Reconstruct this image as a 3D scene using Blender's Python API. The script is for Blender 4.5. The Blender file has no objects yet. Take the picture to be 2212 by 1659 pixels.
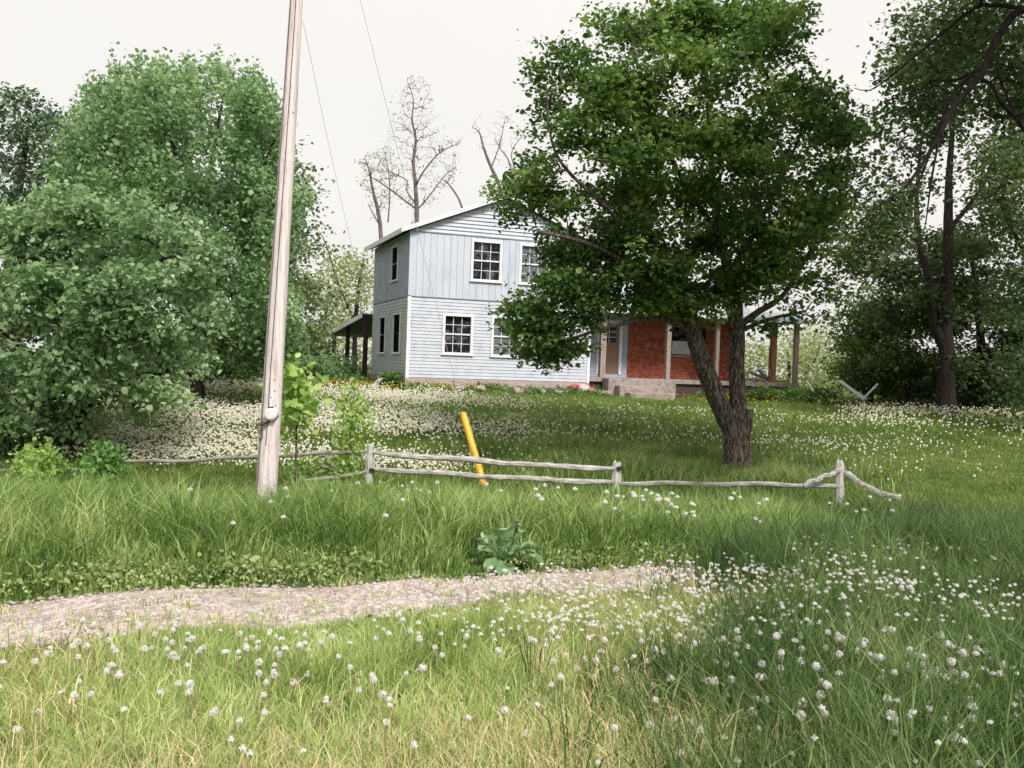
import bpy, math, random
import numpy as np
from mathutils import Vector, Matrix, Euler
R = math.radians
rng = np.random.default_rng(7)
random.seed(7)
sc = bpy.context.scene
COL = sc.collection

# ------------------------------------------------------------ camera
F = 2000.0; CX = 1106.0; CY = 829.5; EYE = 2.0
rot = Euler((R(90) - math.atan(39.5/F), 0, 0)).to_matrix() @ Matrix.Rotation(0.035, 3, 'Z')
cam_d = bpy.data.cameras.new('camera'); cam = bpy.data.objects.new('camera', cam_d); COL.objects.link(cam)
cam.matrix_world = Matrix.Translation((0, 0, EYE)) @ rot.to_4x4()
cam_d.sensor_width = 36; cam_d.lens = 36*F/2212
cam_d.clip_end = 3000; cam_d.clip_start = 0.05
sc.camera = cam
ROT = np.array(rot)

def W(px, py, Y):
    """world points for photo positions (2212 px wide) at real distance Y"""
    px = np.asarray(px, float); py = np.asarray(py, float); Y = np.asarray(Y, float)
    d = np.stack([(px-CX)/F, (CY-py)/F, -np.ones_like(px*py)], -1) @ ROT.T
    return d*(Y/d[..., 1])[..., None] + np.array([0, 0, EYE])

def V(px, py, Y): return Vector(W(px, py, Y).tolist())

# ------------------------------------------------------------ terrain
_py = np.array([-60, 0, 9.3, 10.5, 12.5, 15, 17, 18.2, 20, 24, 28, 31, 36, 50, 70, 120, 400, 2000])
_pz = np.array([-2, -2, -2.0, -2.06, -2.34, -2.5, -2.42, -2.24, -2.0, -1.50, -1.12, -.92, -.78, -.8, -1.1, -2.5, -5, -8]) + EYE
_fy = np.arange(-60, 2000, .25); _fz = np.interp(_fy, _py, _pz)
_k = np.hanning(9); _k /= _k.sum()
_fz2 = np.convolve(np.pad(_fz, 4, mode='edge'), _k, 'valid')
def sstep(a, b, x):
    t = np.clip((x-a)/(b-a), 0, 1); return t*t*(3-2*t)
def T(x, y):
    x = np.asarray(x, float); y = np.asarray(y, float)
    z = np.interp(y, _fy, _fz2)
    z = z - .14*sstep(-3, 5, x)*sstep(24, 30, y)*(1-sstep(60, 90, y))
    z = z + .035*np.sin(x*.9+1.3)*np.sin(y*.7) + .02*np.sin(x*2.3+y*1.1)
    return z

# ------------------------------------------------------------ mesh helpers
class MB:
    def __init__(s): s.v = []; s.f = []
    def add(s, verts, faces):
        n = len(s.v); s.v += [tuple(map(float, q)) for q in verts]; s.f += [tuple(i+n for i in q) for q in faces]
    def box(s, a, b):
        (x0, y0, z0), (x1, y1, z1) = a, b
        s.add([(x0,y0,z0),(x1,y0,z0),(x1,y1,z0),(x0,y1,z0),(x0,y0,z1),(x1,y0,z1),(x1,y1,z1),(x0,y1,z1)],
              [(0,3,2,1),(4,5,6,7),(0,1,5,4),(1,2,6,5),(2,3,7,6),(3,0,4,7)])
    def hexa(s, p):   # 8 points bottom ring, top ring
        s.add(p, [(0,3,2,1),(4,5,6,7),(0,1,5,4),(1,2,6,5),(2,3,7,6),(3,0,4,7)])
    def tube(s, pts, rad, n=6, cap=True, rough=0.0, seed=0, twist=0.0):
        pts = [Vector(p) for p in pts]; m = len(pts)
        r_ = random.Random(seed)
        ph = [r_.uniform(-1, 1) for _ in range(n)]
        prev = None; vs = []
        for i, p in enumerate(pts):
            t = (pts[min(i+1, m-1)] - pts[max(i-1, 0)])
            if t.length < 1e-9: t = Vector((0, 0, 1))
            t.normalize()
            if prev is None:
                a = Vector((1, 0, 0)) if abs(t.x) < .8 else Vector((0, 1, 0))
                prev = a
            u = (prev - t*prev.dot(t)).normalized(); w = t.cross(u); prev = u
            r = rad[i] if hasattr(rad, '__len__') else rad
            for k in range(n):
                an = 2*math.pi*k/n + twist*i
                rr = r*(1+rough*(ph[k]*.7 + r_.uniform(-.5, .5)))
                vs.append(p + (u*math.cos(an)+w*math.sin(an))*rr)
        fs = [(i*n+k, i*n+(k+1) % n, (i+1)*n+(k+1) % n, (i+1)*n+k) for i in range(m-1) for k in range(n)]
        if cap: fs += [tuple(range(n-1, -1, -1)), tuple((m-1)*n+k for k in range(n))]
        s.add(vs, fs)
    def build(s, name, mat, parent=None, smooth=False, bevel=0):
        me = bpy.data.meshes.new(name); me.from_pydata(s.v, [], s.f); me.update()
        return link(name, me, mat, parent, smooth, bevel)

def link(name, me, mat, parent=None, smooth=False, bevel=0):
    if mat: me.materials.append(mat)
    o = bpy.data.objects.new(name, me); COL.objects.link(o)
    if parent: o.parent = parent
    if smooth: me.polygons.foreach_set('use_smooth', [True]*len(me.polygons))
    if bevel:
        b = o.modifiers.new('bevel', 'BEVEL'); b.width = bevel; b.segments = 2; b.limit_method = 'ANGLE'
    return o

def np_mesh(name, verts, faces, mat, parent=None, smooth=False, rnd=None):
    """faces: (N,k) uniform polygons"""
    me = bpy.data.meshes.new(name); faces = np.asarray(faces, np.int32); nf, k = faces.shape
    me.vertices.add(len(verts)); me.vertices.foreach_set('co', np.asarray(verts, np.float32).ravel())
    me.loops.add(nf*k); me.loops.foreach_set('vertex_index', faces.ravel())
    me.polygons.add(nf)
    me.polygons.foreach_set('loop_start', np.arange(0, nf*k, k, dtype=np.int32))
    if smooth: me.polygons.foreach_set('use_smooth', np.ones(nf, bool))
    if rnd is not None:
        at = me.attributes.new('rnd', 'FLOAT', 'FACE'); at.data.foreach_set('value', np.asarray(rnd, np.float32))
    me.update(calc_edges=True); me.validate()
    return link(name, me, mat, parent)

def tag(o, label=None, cat=None, group=None, kind=None):
    if label: o['label'] = label
    if cat: o['category'] = cat
    if group: o['group'] = group
    if kind: o['kind'] = kind
    return o
def empty(name, loc, label, cat, group=None, rz=0):
    o = bpy.data.objects.new(name, None); COL.objects.link(o); o.location = loc; o.rotation_euler = (0, 0, rz)
    o.empty_display_size = .2
    return tag(o, label, cat, group)

# ------------------------------------------------------------ materials
def mat_new(name):
    m = bpy.data.materials.new(name); m.use_nodes = True; nt = m.node_tree; nt.nodes.clear()
    out = nt.nodes.new('ShaderNodeOutputMaterial')
    return m, nt, out
def nd(nt, t, **k):
    n = nt.nodes.new(t)
    for a, b in k.items():
        if a.startswith('i_'):
            key = a[2:]; key = int(key) if key.isdigit() else key.replace('_', ' ')
            n.inputs[key].default_value = b
        else: setattr(n, a, b)
    return n
def ramp(nt, stops):
    n = nt.nodes.new('ShaderNodeValToRGB'); e = n.color_ramp.elements
    while len(e) < len(stops): e.new(.5)
    for q, (p, c) in zip(e, stops): q.position = p; q.color = (*c, 1)
    return n

def surf(name, stops, scale=4, rough=.8, spec=.3, bump=.0, bscale=40, vec='Object', stretch=(1,1,1), detail=5, metal=0, rampscale=None):
    m, nt, out = mat_new(name); L = nt.links
    tc = nd(nt, 'ShaderNodeTexCoord'); mp = nd(nt, 'ShaderNodeMapping'); mp.inputs['Scale'].default_value = stretch
    L.new(tc.outputs[vec], mp.inputs['Vector'])
    nz = nd(nt, 'ShaderNodeTexNoise', i_Scale=scale, i_Detail=detail, i_Roughness=.65); L.new(mp.outputs[0], nz.inputs['Vector'])
    cr = ramp(nt, stops); L.new(nz.outputs['Fac'], cr.inputs['Fac'])
    p = nd(nt, 'ShaderNodeBsdfPrincipled', i_Roughness=rough, i_Metallic=metal); p.inputs['Specular IOR Level'].default_value = spec
    L.new(cr.outputs['Color'], p.inputs['Base Color'])
    if bump:
        nb = nd(nt, 'ShaderNodeTexNoise', i_Scale=bscale, i_Detail=6); L.new(mp.outputs[0], nb.inputs['Vector'])
        bp = nd(nt, 'ShaderNodeBump', i_Strength=bump, i_Distance=.02); L.new(nb.outputs['Fac'], bp.inputs['Height']); L.new(bp.outputs[0], p.inputs['Normal'])
    L.new(p.outputs[0], out.inputs['Surface'])
    return m

def foliage(name, c_dark, c_mid, c_light, trans=.35, nscale=.6, rough=.55, tcol=None, spec=.3, bias=0.0):
    m, nt, out = mat_new(name); L = nt.links
    g = nd(nt, 'ShaderNodeAttribute', attribute_name='rnd'); tc = nd(nt, 'ShaderNodeNewGeometry')
    nz = nd(nt, 'ShaderNodeTexNoise', i_Scale=nscale, i_Detail=3); L.new(tc.outputs['Position'], nz.inputs['Vector'])
    a = nd(nt, 'ShaderNodeMath', operation='MULTIPLY_ADD', i_1=.72); L.new(g.outputs['Fac'], a.inputs[0])
    b = nd(nt, 'ShaderNodeMath', operation='MULTIPLY_ADD', i_1=1.0, i_2=-.36+bias); L.new(nz.outputs['Fac'], b.inputs[0]); L.new(b.outputs[0], a.inputs[2])
    cr = ramp(nt, [(.0, c_dark), (.5, c_mid), (1, c_light)]); L.new(a.outputs[0], cr.inputs['Fac'])
    p = nd(nt, 'ShaderNodeBsdfPrincipled', i_Roughness=rough); p.inputs['Specular IOR Level'].default_value = spec
    L.new(cr.outputs[0], p.inputs['Base Color'])
    tr = nd(nt, 'ShaderNodeBsdfTranslucent')
    hs = nd(nt, 'ShaderNodeHueSaturation', i_Saturation=1.1, i_Value=1.3); L.new(cr.outputs[0], hs.inputs['Color']); L.new(hs.outputs[0], tr.inputs['Color'])
    mx = nd(nt, 'ShaderNodeMixShader', i_Fac=trans); L.new(p.outputs[0], mx.inputs[1]); L.new(tr.outputs[0], mx.inputs[2])
    L.new(mx.outputs[0], out.inputs['Surface'])
    return m

M = {}
M['siding'] = surf('white_siding', [(.3, (.42,.445,.50)), (.46, (.53,.555,.625)), (.7, (.59,.61,.68))], 3, .6, .3, .15, 60)
M['board'] = surf('pale_blue_board', [(.3, (.44,.475,.55)), (.5, (.545,.58,.655)), (.75, (.61,.64,.71))], 2.2, .7, .3, .15, 50, stretch=(1,1,.25))
M['sheet'] = surf('blue_grey_sheet', [(.3, (.34,.385,.475)), (.5, (.42,.465,.565)), (.7, (.49,.53,.63))], 1.6, .8, .2, .1, 40)
M['trim'] = surf('white_trim', [(.3, (.70,.70,.72)), (.6, (.84,.84,.86))], 6, .5, .4)
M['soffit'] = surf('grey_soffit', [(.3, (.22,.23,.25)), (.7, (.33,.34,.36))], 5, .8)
M['shingle'] = surf('roof_shingle', [(.3, (.16,.17,.19)), (.7, (.27,.28,.30))], 14, .9, .2, .4, 60)
M['roofmetal'] = surf('pale_metal_roof', [(.3, (.38,.46,.52)), (.7, (.52,.60,.66))], 4, .45, .5)
M['found'] = surf('pinkish_foundation', [(.3, (.36,.28,.26)), (.7, (.52,.43,.40))], 7, .9, .2, .4, 40)
M['concrete'] = surf('weathered_concrete', [(.3, (.20,.165,.15)), (.5, (.33,.27,.25)), (.7, (.45,.38,.35))], 6, .9, .2, .5, 45)
M['darkbase'] = surf('dark_porch_base', [(.3, (.05,.035,.03)), (.7, (.13,.09,.075))], 8, .95, .1, .5, 30)  # dark brown tone for the base under the porch slab
M['rock'] = surf('pale_stone', [(.3, (.20,.17,.15)), (.7, (.46,.40,.37))], 9, .9, .2, .5, 50)
M['polewood'] = surf('weathered_pole_wood', [(.28, (.36,.29,.28)), (.48, (.68,.59,.58)), (.72, (.84,.77,.77))], 9, .9, .15, .6, 60, stretch=(3,3,.12))
M['poledark'] = surf('dark_conduit', [(.3, (.10,.085,.085)), (.7, (.19,.165,.165))], 12, .8)
M['plastic'] = surf('white_plastic', [(.3, (.62,.60,.60)), (.7, (.8,.78,.78))], 10, .4, .5)
M['black'] = surf('black_rubber', [(.3, (.015,.015,.018)), (.7, (.035,.035,.04))], 10, .6)
M['railwood'] = surf('weathered_rail', [(.28, (.13,.115,.10)), (.48, (.40,.38,.35)), (.7, (.66,.64,.61))], 6, .95, .1, .6, 50, stretch=(.8,4,4))
M['raildark'] = surf('grey_old_rail', [(.3, (.12,.11,.09)), (.5, (.32,.29,.25)), (.72, (.52,.48,.43))], 6, .95, .1, .6, 50, stretch=(.8,4,4))
M['postwood'] = surf('weathered_post', [(.28, (.22,.20,.18)), (.45, (.48,.46,.44)), (.7, (.68,.66,.64))], 7, .95, .1, .6, 50, stretch=(4,4,.8))
M['yellow'] = surf('yellow_plastic', [(.3, (.50,.24,.03)), (.45, (.80,.40,.025)), (.7, (.88,.50,.06))], 6, .45, .5, .3, 30)
M['wire'] = surf('steel_wire', [(.3, (.55,.53,.52)), (.7, (.7,.68,.67))], 20, .6)
M['bark'] = surf('rough_bark', [(.38, (.020,.016,.013)), (.5, (.095,.075,.062)), (.66, (.26,.225,.20))], 13, .95, .1, 1.0, 25, stretch=(2.5,2.5,.5))
M['darkbark'] = surf('dark_bark', [(.3, (.02,.017,.016)), (.7, (.065,.052,.048))], 6, .95, .1, .8, 25, stretch=(2,2,.6))
M['limbbark'] = surf('black_limb_bark', [(.35, (.010,.008,.008)), (.7, (.040,.032,.030))], 9, .95, .1, .8, 25, stretch=(2,2,.6))
M['barebark'] = surf('bare_bark', [(.3, (.10,.075,.08)), (.7, (.22,.18,.185))], 3, .95, .1)
M['oldwood'] = surf('old_porch_wood', [(.3, (.16,.12,.10)), (.5, (.34,.28,.25)), (.7, (.48,.42,.38))], 5, .9, .2, .5, 50, stretch=(6,6,.6))
M['redwood'] = surf('reddish_post_wood', [(.35, (.09,.035,.02)), (.5, (.24,.10,.055)), (.65, (.40,.27,.18))], 7, .9, .2, .5, 50, stretch=(8,8,.3))
M['doorwood'] = surf('brown_door', [(.3, (.22,.15,.105)), (.7, (.34,.25,.19))], 5, .7, .3, .2, 40, stretch=(6,6,.6))
M['darkpost'] = surf('dark_post', [(.3, (.03,.02,.018)), (.7, (.08,.055,.045))], 6, .9)
M['greywood'] = surf('grey_board', [(.3, (.20,.20,.19)), (.7, (.42,.42,.40))], 6, .9, .2, .3, 50)
M['panel'] = surf('white_panel_board', [(.3, (.50,.52,.54)), (.7, (.66,.67,.69))], 5, .7)
M['red'] = surf('red_cloth', [(.3, (.25,.01,.015)), (.5, (.42,.04,.05)), (.62, (.6,.45,.45))], 7, .8)
M['pink'] = surf('pale_cloth', [(.3, (.55,.25,.26)), (.6, (.72,.6,.6))], 8, .8)
M['head'] = None

def glass_mat(name, c1, c2, rough):
    m = surf(name, [(.35, c1), (.65, c2)], 3.0, rough, .6); m.node_tree.nodes['Principled BSDF'].inputs['Specular IOR Level'].default_value = .25; return m
M['pane'] = glass_mat('dark_glass_painted_reflections', (.004,.005,.009), (.10,.10,.125), .05); M['pane'].node_tree.nodes['Color Ramp'].color_ramp.elements[0].position = .5; M['pane'].node_tree.nodes['Color Ramp'].color_ramp.elements[1].position = .62  # paler patches paint reflections and curtains into the glass colour
M['pane_side'] = glass_mat('dark_side_glass', (.004,.005,.009), (.014,.016,.022), .5); M['pane_side'].node_tree.nodes['Principled BSDF'].inputs['Specular IOR Level'].default_value = .0
M['screen'] = glass_mat('screened_glass', (.10,.105,.13), (.17,.175,.20), .45)

# brick
def brick():
    m, nt, out = mat_new('red_brick'); L = nt.links
    tc = nd(nt, 'ShaderNodeTexCoord'); sp = nd(nt, 'ShaderNodeSeparateXYZ'); L.new(tc.outputs['Object'], sp.inputs[0])
    ad = nd(nt, 'ShaderNodeMath', operation='ADD'); L.new(sp.outputs[0], ad.inputs[0]); L.new(sp.outputs[1], ad.inputs[1])
    cb = nd(nt, 'ShaderNodeCombineXYZ'); L.new(ad.outputs[0], cb.inputs[0]); L.new(sp.outputs[2], cb.inputs[1])
    nz0 = nd(nt, 'ShaderNodeTexNoise', i_Scale=2.5, i_Detail=3); L.new(cb.outputs[0], nz0.inputs['Vector'])
    mxv = nd(nt, 'ShaderNodeMixRGB', blend_type='ADD', i_Fac=.02); L.new(cb.outputs[0], mxv.inputs[1]); L.new(nz0.outputs['Color'], mxv.inputs[2])
    bt = nd(nt, 'ShaderNodeTexBrick', i_Scale=1.0); bt.inputs['Color1'].default_value = (.31,.062,.032,1); bt.inputs['Color2'].default_value = (.44,.115,.055,1)
    bt.inputs['Mortar'].default_value = (.14,.07,.055,1)
    bt.inputs['Mortar Size'].default_value = .011; bt.inputs['Brick Width'].default_value = .24; bt.inputs['Row Height'].default_value = .092
    bt.inputs['Mortar Smooth'].default_value = .3
    L.new(mxv.outputs[0], bt.inputs['Vector'])
    nz = nd(nt, 'ShaderNodeTexNoise', i_Scale=5, i_Detail=6); L.new(cb.outputs[0], nz.inputs['Vector'])
    cr = ramp(nt, [(.32, (.62,.58,.58)), (.5, (1,1,1)), (.72, (1.35,1.7,1.9))]); L.new(nz.outputs[0], cr.inputs[0])
    mm = nd(nt, 'ShaderNodeMixRGB', blend_type='MULTIPLY', i_Fac=1.0); L.new(bt.outputs[0], mm.inputs[1]); L.new(cr.outputs[0], mm.inputs[2])
    p = nd(nt, 'ShaderNodeBsdfPrincipled', i_Roughness=.9); L.new(mm.outputs[0], p.inputs['Base Color'])
    bp = nd(nt, 'ShaderNodeBump', i_Strength=.8, i_Distance=.02, invert=True); L.new(bt.outputs['Fac'], bp.inputs['Height']); L.new(bp.outputs[0], p.inputs['Normal'])
    L.new(p.outputs[0], out.inputs['Surface']); return m
M['brick'] = brick()

# seed heads: soft translucent white fluff
def fluff(name, col, tr=.45):
    m, nt, out = mat_new(name); L = nt.links
    d = nd(nt, 'ShaderNodeBsdfDiffuse'); d.inputs[0].default_value = (*col, 1)
    t = nd(nt, 'ShaderNodeBsdfTranslucent'); t.inputs[0].default_value = (*col, 1)
    mx = nd(nt, 'ShaderNodeMixShader', i_Fac=tr); L.new(d.outputs[0], mx.inputs[1]); L.new(t.outputs[0], mx.inputs[2]); L.new(mx.outputs[0], out.inputs['Surface'])
    return m
M['cream'] = fluff('cream_fluff', (.93,.90,.80))
M['fluff'] = fluff('seed_fluff', (.86,.84,.82))
M['seedcore'] = fluff('seed_core', (.50,.45,.38), .2)
M['petal'] = fluff('yellow_petal', (.80,.52,.03), .3)
M['stem'] = fluff('dandelion_stem', (.30,.26,.14), .3)

M['g_meadow'] = foliage('meadow_grass', (.09,.16,.035), (.38,.49,.15), (.86,.88,.50), .34, 1.3)
M['g_bank'] = foliage('bank_grass', (.028,.07,.015), (.19,.30,.07), (.66,.72,.34), .30, 1.0)
M['g_right'] = foliage('deep_green_tall_grass', (.018,.042,.012), (.095,.165,.045), (.38,.48,.20), .30, .9)  # a deeper green kind of grass, its own colour
M['g_lawn'] = foliage('lawn_grass', (.06,.11,.022), (.18,.27,.06), (.46,.50,.19), .35, .35)
M['weed'] = foliage('roadside_weed', (.09,.14,.04), (.28,.36,.13), (.56,.60,.32), .32, 2.5)
M['straw'] = foliage('dry_straw', (.38,.28,.13), (.64,.50,.28), (.85,.72,.48), .2, 1.5)
M['burdock'] = foliage('blue_green_leaf', (.09,.17,.07), (.21,.34,.15), (.46,.58,.36), .25, 3)
M['l_main'] = foliage('leaf_dark_green', (.020,.050,.014), (.088,.165,.042), (.36,.48,.13), .42, .45, .5)
M['l_left'] = foliage('leaf_grey_green', (.06,.115,.045), (.235,.36,.165), (.60,.69,.44), .40, .35, .5)
M['l_left2'] = foliage('leaf_mid_green', (.07,.14,.055), (.235,.365,.165), (.56,.66,.40), .44, .35, .5)
M['l_dark'] = foliage('leaf_muted_green', (.04,.075,.04), (.095,.16,.085), (.24,.32,.18), .25, .35)  # the leaves' own dull dark green
M['l_back'] = foliage('leaf_olive', (.08,.13,.05), (.16,.22,.09), (.30,.34,.17), .35, .25)
M['l_bright'] = foliage('leaf_spring', (.14,.25,.05), (.33,.48,.13), (.60,.70,.28), .4, 1.2)
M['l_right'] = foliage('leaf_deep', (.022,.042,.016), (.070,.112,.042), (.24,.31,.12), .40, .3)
M['l_far'] = foliage('leaf_far', (.20,.25,.10), (.32,.37,.16), (.48,.50,.27), .4, .15)

# ground
def ground_mat():
    m, nt, out = mat_new('ground_soil'); L = nt.links
    g = nd(nt, 'ShaderNodeNewGeometry')
    nz = nd(nt, 'ShaderNodeTexNoise', i_Scale=.5, i_Detail=8, i_Roughness=.7); L.new(g.outputs['Position'], nz.inputs['Vector'])
    cr = ramp(nt, [(.3, (.04,.065,.02)), (.5, (.075,.11,.03)), (.7, (.13,.15,.055))]); L.new(nz.outputs[0], cr.inputs[0])
    p = nd(nt, 'ShaderNodeBsdfPrincipled', i_Roughness=1); p.inputs['Specular IOR Level'].default_value = .05
    L.new(cr.outputs[0], p.inputs['Base Color']); L.new(p.outputs[0], out.inputs['Surface']); return m
M['ground'] = ground_mat()
def track_mat():
    m, nt, out = mat_new('gravel_track'); L = nt.links
    g = nd(nt, 'ShaderNodeNewGeometry')
    n1 = nd(nt, 'ShaderNodeTexNoise', i_Scale=1.6, i_Detail=8, i_Roughness=.75); L.new(g.outputs['Position'], n1.inputs['Vector'])
    v = nd(nt, 'ShaderNodeTexVoronoi', i_Scale=26); L.new(g.outputs['Position'], v.inputs['Vector'])
    cr = ramp(nt, [(.3, (.25,.19,.16)), (.45, (.45,.37,.33)), (.58, (.55,.475,.44)), (.75, (.66,.60,.56))]); L.new(n1.outputs[0], cr.inputs[0])
    bw = nd(nt, 'ShaderNodeRGBToBW'); L.new(v.outputs['Color'], bw.inputs[0])
    c2 = ramp(nt, [(.2, (.62,.6,.6)), (.8, (1.22,1.2,1.2))]); L.new(bw.outputs[0], c2.inputs[0])
    mm = nd(nt, 'ShaderNodeMixRGB', blend_type='MULTIPLY', i_Fac=1); L.new(cr.outputs[0], mm.inputs[1]); L.new(c2.outputs[0], mm.inputs[2])
    p = nd(nt, 'ShaderNodeBsdfPrincipled', i_Roughness=.95); L.new(mm.outputs[0], p.inputs['Base Color'])
    bp = nd(nt, 'ShaderNodeBump', i_Strength=.8, i_Distance=.02); L.new(v.outputs['Distance'], bp.inputs['Height']); L.new(bp.outputs[0], p.inputs['Normal'])
    L.new(p.outputs[0], out.inputs['Surface']); return m
M['track'] = track_mat()

# ------------------------------------------------------------ ground sheets
def sheet(name, xs, ys, mat, off=0.0, kind='structure'):
    X, Yg = np.meshgrid(xs, ys); Z = T(X, Yg)+off
    v = np.stack([X, Yg, Z], -1).reshape(-1, 3); nx = len(xs); ny = len(ys)
    i = np.arange((nx-1)*(ny-1)); r = i//(nx-1); c = i % (nx-1); a = r*nx+c
    o = np_mesh(name, v, np.stack([a, a+1, a+nx+1, a+nx], -1), mat, smooth=True); tag(o, kind=kind); return o
gxs = np.unique(np.concatenate([np.linspace(-1500, -60, 12), np.linspace(-60, -26, 12), np.arange(-26, 28, .4), np.linspace(28, 60, 12), np.linspace(60, 1500, 12)]))
gys = np.unique(np.concatenate([np.linspace(-60, 0, 20), np.arange(0, 45, .35), np.linspace(45, 120, 30), np.linspace(120, 2000, 25)]))
sheet('ground', gxs, gys, M['ground'])

# gravel track: far edge and near edge lines
def trk_far(x): return 8.9 + .30*x - .13*np.clip(-x, 0, 9) + .05*np.sin(x*2.1)+.03*np.sin(x*5.3)
def trk_near(x): return 7.75 + .55*x - .20*np.clip(x, 0, 9) + .07*np.sin(x*1.7+1)+.04*np.sin(x*4.9)
txs = np.linspace(-9, 5.2, 140); tv = []; NW = 10
for x in txs:
    a, b = float(trk_near(x)), float(trk_far(x))
    a = min(a, b-.05)
    for k in range(NW+1):
        y = a+(b-a)*k/NW
        tv.append((x, y, float(T(x, y))+.012 - (.02 if k in (0, NW) else 0)))
tf = [(i*(NW+1)+k, (i+1)*(NW+1)+k, (i+1)*(NW+1)+k+1, i*(NW+1)+k+1) for i in range(len(txs)-1) for k in range(NW)]
tag(np_mesh('gravel_track', np.array(tv), np.array(tf), M['track'], smooth=True), kind='structure')

# loose stones of the track
def ico(sub=1):
    import bmesh
    bm = bmesh.new(); bmesh.ops.create_icosphere(bm, subdivisions=sub, radius=1)
    v = np.array([q.co[:] for q in bm.verts]); f = np.array([[l.index for l in p.verts] for p in bm.faces]); bm.free(); return v, f
IV1, IF1 = ico(1); IV2, IF2 = ico(2)
def scatter_blobs(name, pos, size, mat, squash=(1,1,1), jit=.25, kind='stuff', parent=None, base=(None, None)):
    v0, f0 = (IV1, IF1) if base[0] is None else base
    n = len(pos)
    vv = v0[None]*np.array(squash)*size[:, None, None]*(1+rng.uniform(-jit, jit, (n, len(v0), 1))) + pos[:, None]
    ff = f0[None] + (np.arange(n)*len(v0))[:, None, None]
    o = np_mesh(name, vv.reshape(-1, 3), ff.reshape(-1, 3), mat, parent=parent); 
    if kind: tag(o, kind=kind)
    return o
n = 8200
x = rng.uniform(-7, 4, n); u = rng.random(n)
y = trk_near(x)-.1 + (trk_far(x)-trk_near(x)+.15)*u
sz = .005+.022*rng.random(n)**2.5
o = scatter_blobs('gravel_stones', np.stack([x, y, T(x, y)+.014], -1), sz, surf('pebble', [(.3, (.26,.20,.19)), (.7, (.58,.50,.49))], 12, .9), (1,1,.6))
tag(o, 'small pale pinkish stones loose on the gravel track', 'gravel')

# ------------------------------------------------------------ grass
def blades(x, y, h, w, lean, z0=None, bend=.5, per=1, rad=.05):
    if per > 1:      # group blades into tufts: shared height and tone, leaning outwards
        k = len(x)//per; c = rng.choice(len(x), k, replace=False); idx = rng.integers(0, k, len(x)); hm = rng.uniform(.6, 1.3, k); tn = rng.random(k)
        ox, oy = rng.normal(0, rad, len(x)), rng.normal(0, rad, len(x)); x0, y0 = x[c][idx], y[c][idx]
        h = h[c][idx]*hm[idx]*rng.uniform(.6, 1.1, len(x)); x, y = x0+ox, y0+oy; la0 = np.arctan2(oy, ox)+rng.normal(0, .7, len(x)); tone = .6*tn[idx]+.4*rng.random(len(x))
    n = len(x); z = T(x, y) if z0 is None else z0
    az = rng.uniform(0, 2*np.pi, n); la = la0 if per > 1 else rng.uniform(0, 2*np.pi, n)
    if per == 1: tone = rng.random(n)
    ld = np.stack([np.cos(la), np.sin(la)], -1)
    side = np.stack([np.cos(az), np.sin(az)], -1)*w[:, None]*.5
    P = np.stack([x, y], -1)
    v = np.empty((n, 5, 3))
    v[:, 0, :2] = P-side; v[:, 1, :2] = P+side; v[:, 0, 2] = v[:, 1, 2] = z-.02
    m = P + ld*(h*lean*.30)[:, None]
    v[:, 2, :2] = m+side*.8; v[:, 3, :2] = m-side*.8; v[:, 2, 2] = v[:, 3, 2] = z+h*.58
    v[:, 4, :2] = P + ld*(h*lean)[:, None]; v[:, 4, 2] = z+h*(1-bend*.35*lean)
    b = (np.arange(n)*5)[:, None, None]
    f = (np.array([[0, 1, 2], [0, 2, 3], [3, 2, 4]])[None]+b).reshape(-1, 3)
    return v.reshape(-1, 3), f, np.repeat(tone, 3)
def grass(name, x, y, h, w, lean, mat, label, cat='grass', **k):
    v, f, r = blades(x, y, h, w, lean, **k)
    return tag(np_mesh(name, v, f, mat, rnd=r), label, cat, kind='stuff')
def fr(n, y0, y1, marg=1.0, powr=1.0):
    """random points inside the viewed wedge plus a margin, uniform per area-ish"""
    y = y0+(y1-y0)*rng.random(n)**powr
    x = rng.uniform(-1, 1, n)*(.57*y+marg)
    return x, y
def right_edge(y):    # boundary of the taller, deeper green grass on the right
    return 1.25 + .36*(y-4.6) + .25*np.sin(y*1.9)
def vnoise(x, y, s, seed=0):
    r2 = np.random.default_rng(seed); a = r2.uniform(0, 6.28, 8); k = r2.uniform(.5, 1.6, 8)*s; p = r2.uniform(0, 6.28, 8)
    return sum(np.sin((x*np.cos(a[i])+y*np.sin(a[i]))*k[i]+p[i]) for i in range(8))/8**.5   # ~N(0, .7)

# foreground meadow
x, y = fr(400000, 2.2, 10.4, 2.8)
ne = trk_near(x); inside = (y > ne-.02) & (y < trk_far(x)+.02)
# the near verge creeps over the track towards the right
creep = sstep(-2.2, 4.2, x)
ok = ((y < ne+creep*.22 + .12*vnoise(x, y, 3, 3)) | ((rng.random(len(x)) < .09) & (y < trk_far(x))))
wm = (x < right_edge(y)+rng.normal(0, .7, len(x))) & ok
mx, my = x[wm], y[wm]; n = len(mx)
hh = (.17+.10*rng.random(n)+.045*vnoise(mx, my, 1.4, 5)); hh = np.clip(hh, .06, .5)
hh *= (.38+.62*sstep(.05, 1.3, trk_near(mx)-my+.10*sstep(-1.5, 2.5, mx)))
st = rng.random(n) < (.21+.20*np.clip(vnoise(mx, my, 1.1, 9), -1, 1))
grass('meadow_grass', mx[~st], my[~st], hh[~st], rng.uniform(.004, .0095, (~st).sum()), rng.uniform(.1, .9, (~st).sum()), M['g_meadow'], 'light yellow green meadow grass in the foreground before the track', per=9, rad=.035)
grass('dry_grass', mx[st], my[st], hh[st]*1.15, rng.uniform(.003, .006, st.sum()), rng.uniform(.3, 1.3, st.sum()), M['straw'], 'straw coloured dry stalks among the foreground meadow grass')
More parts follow.
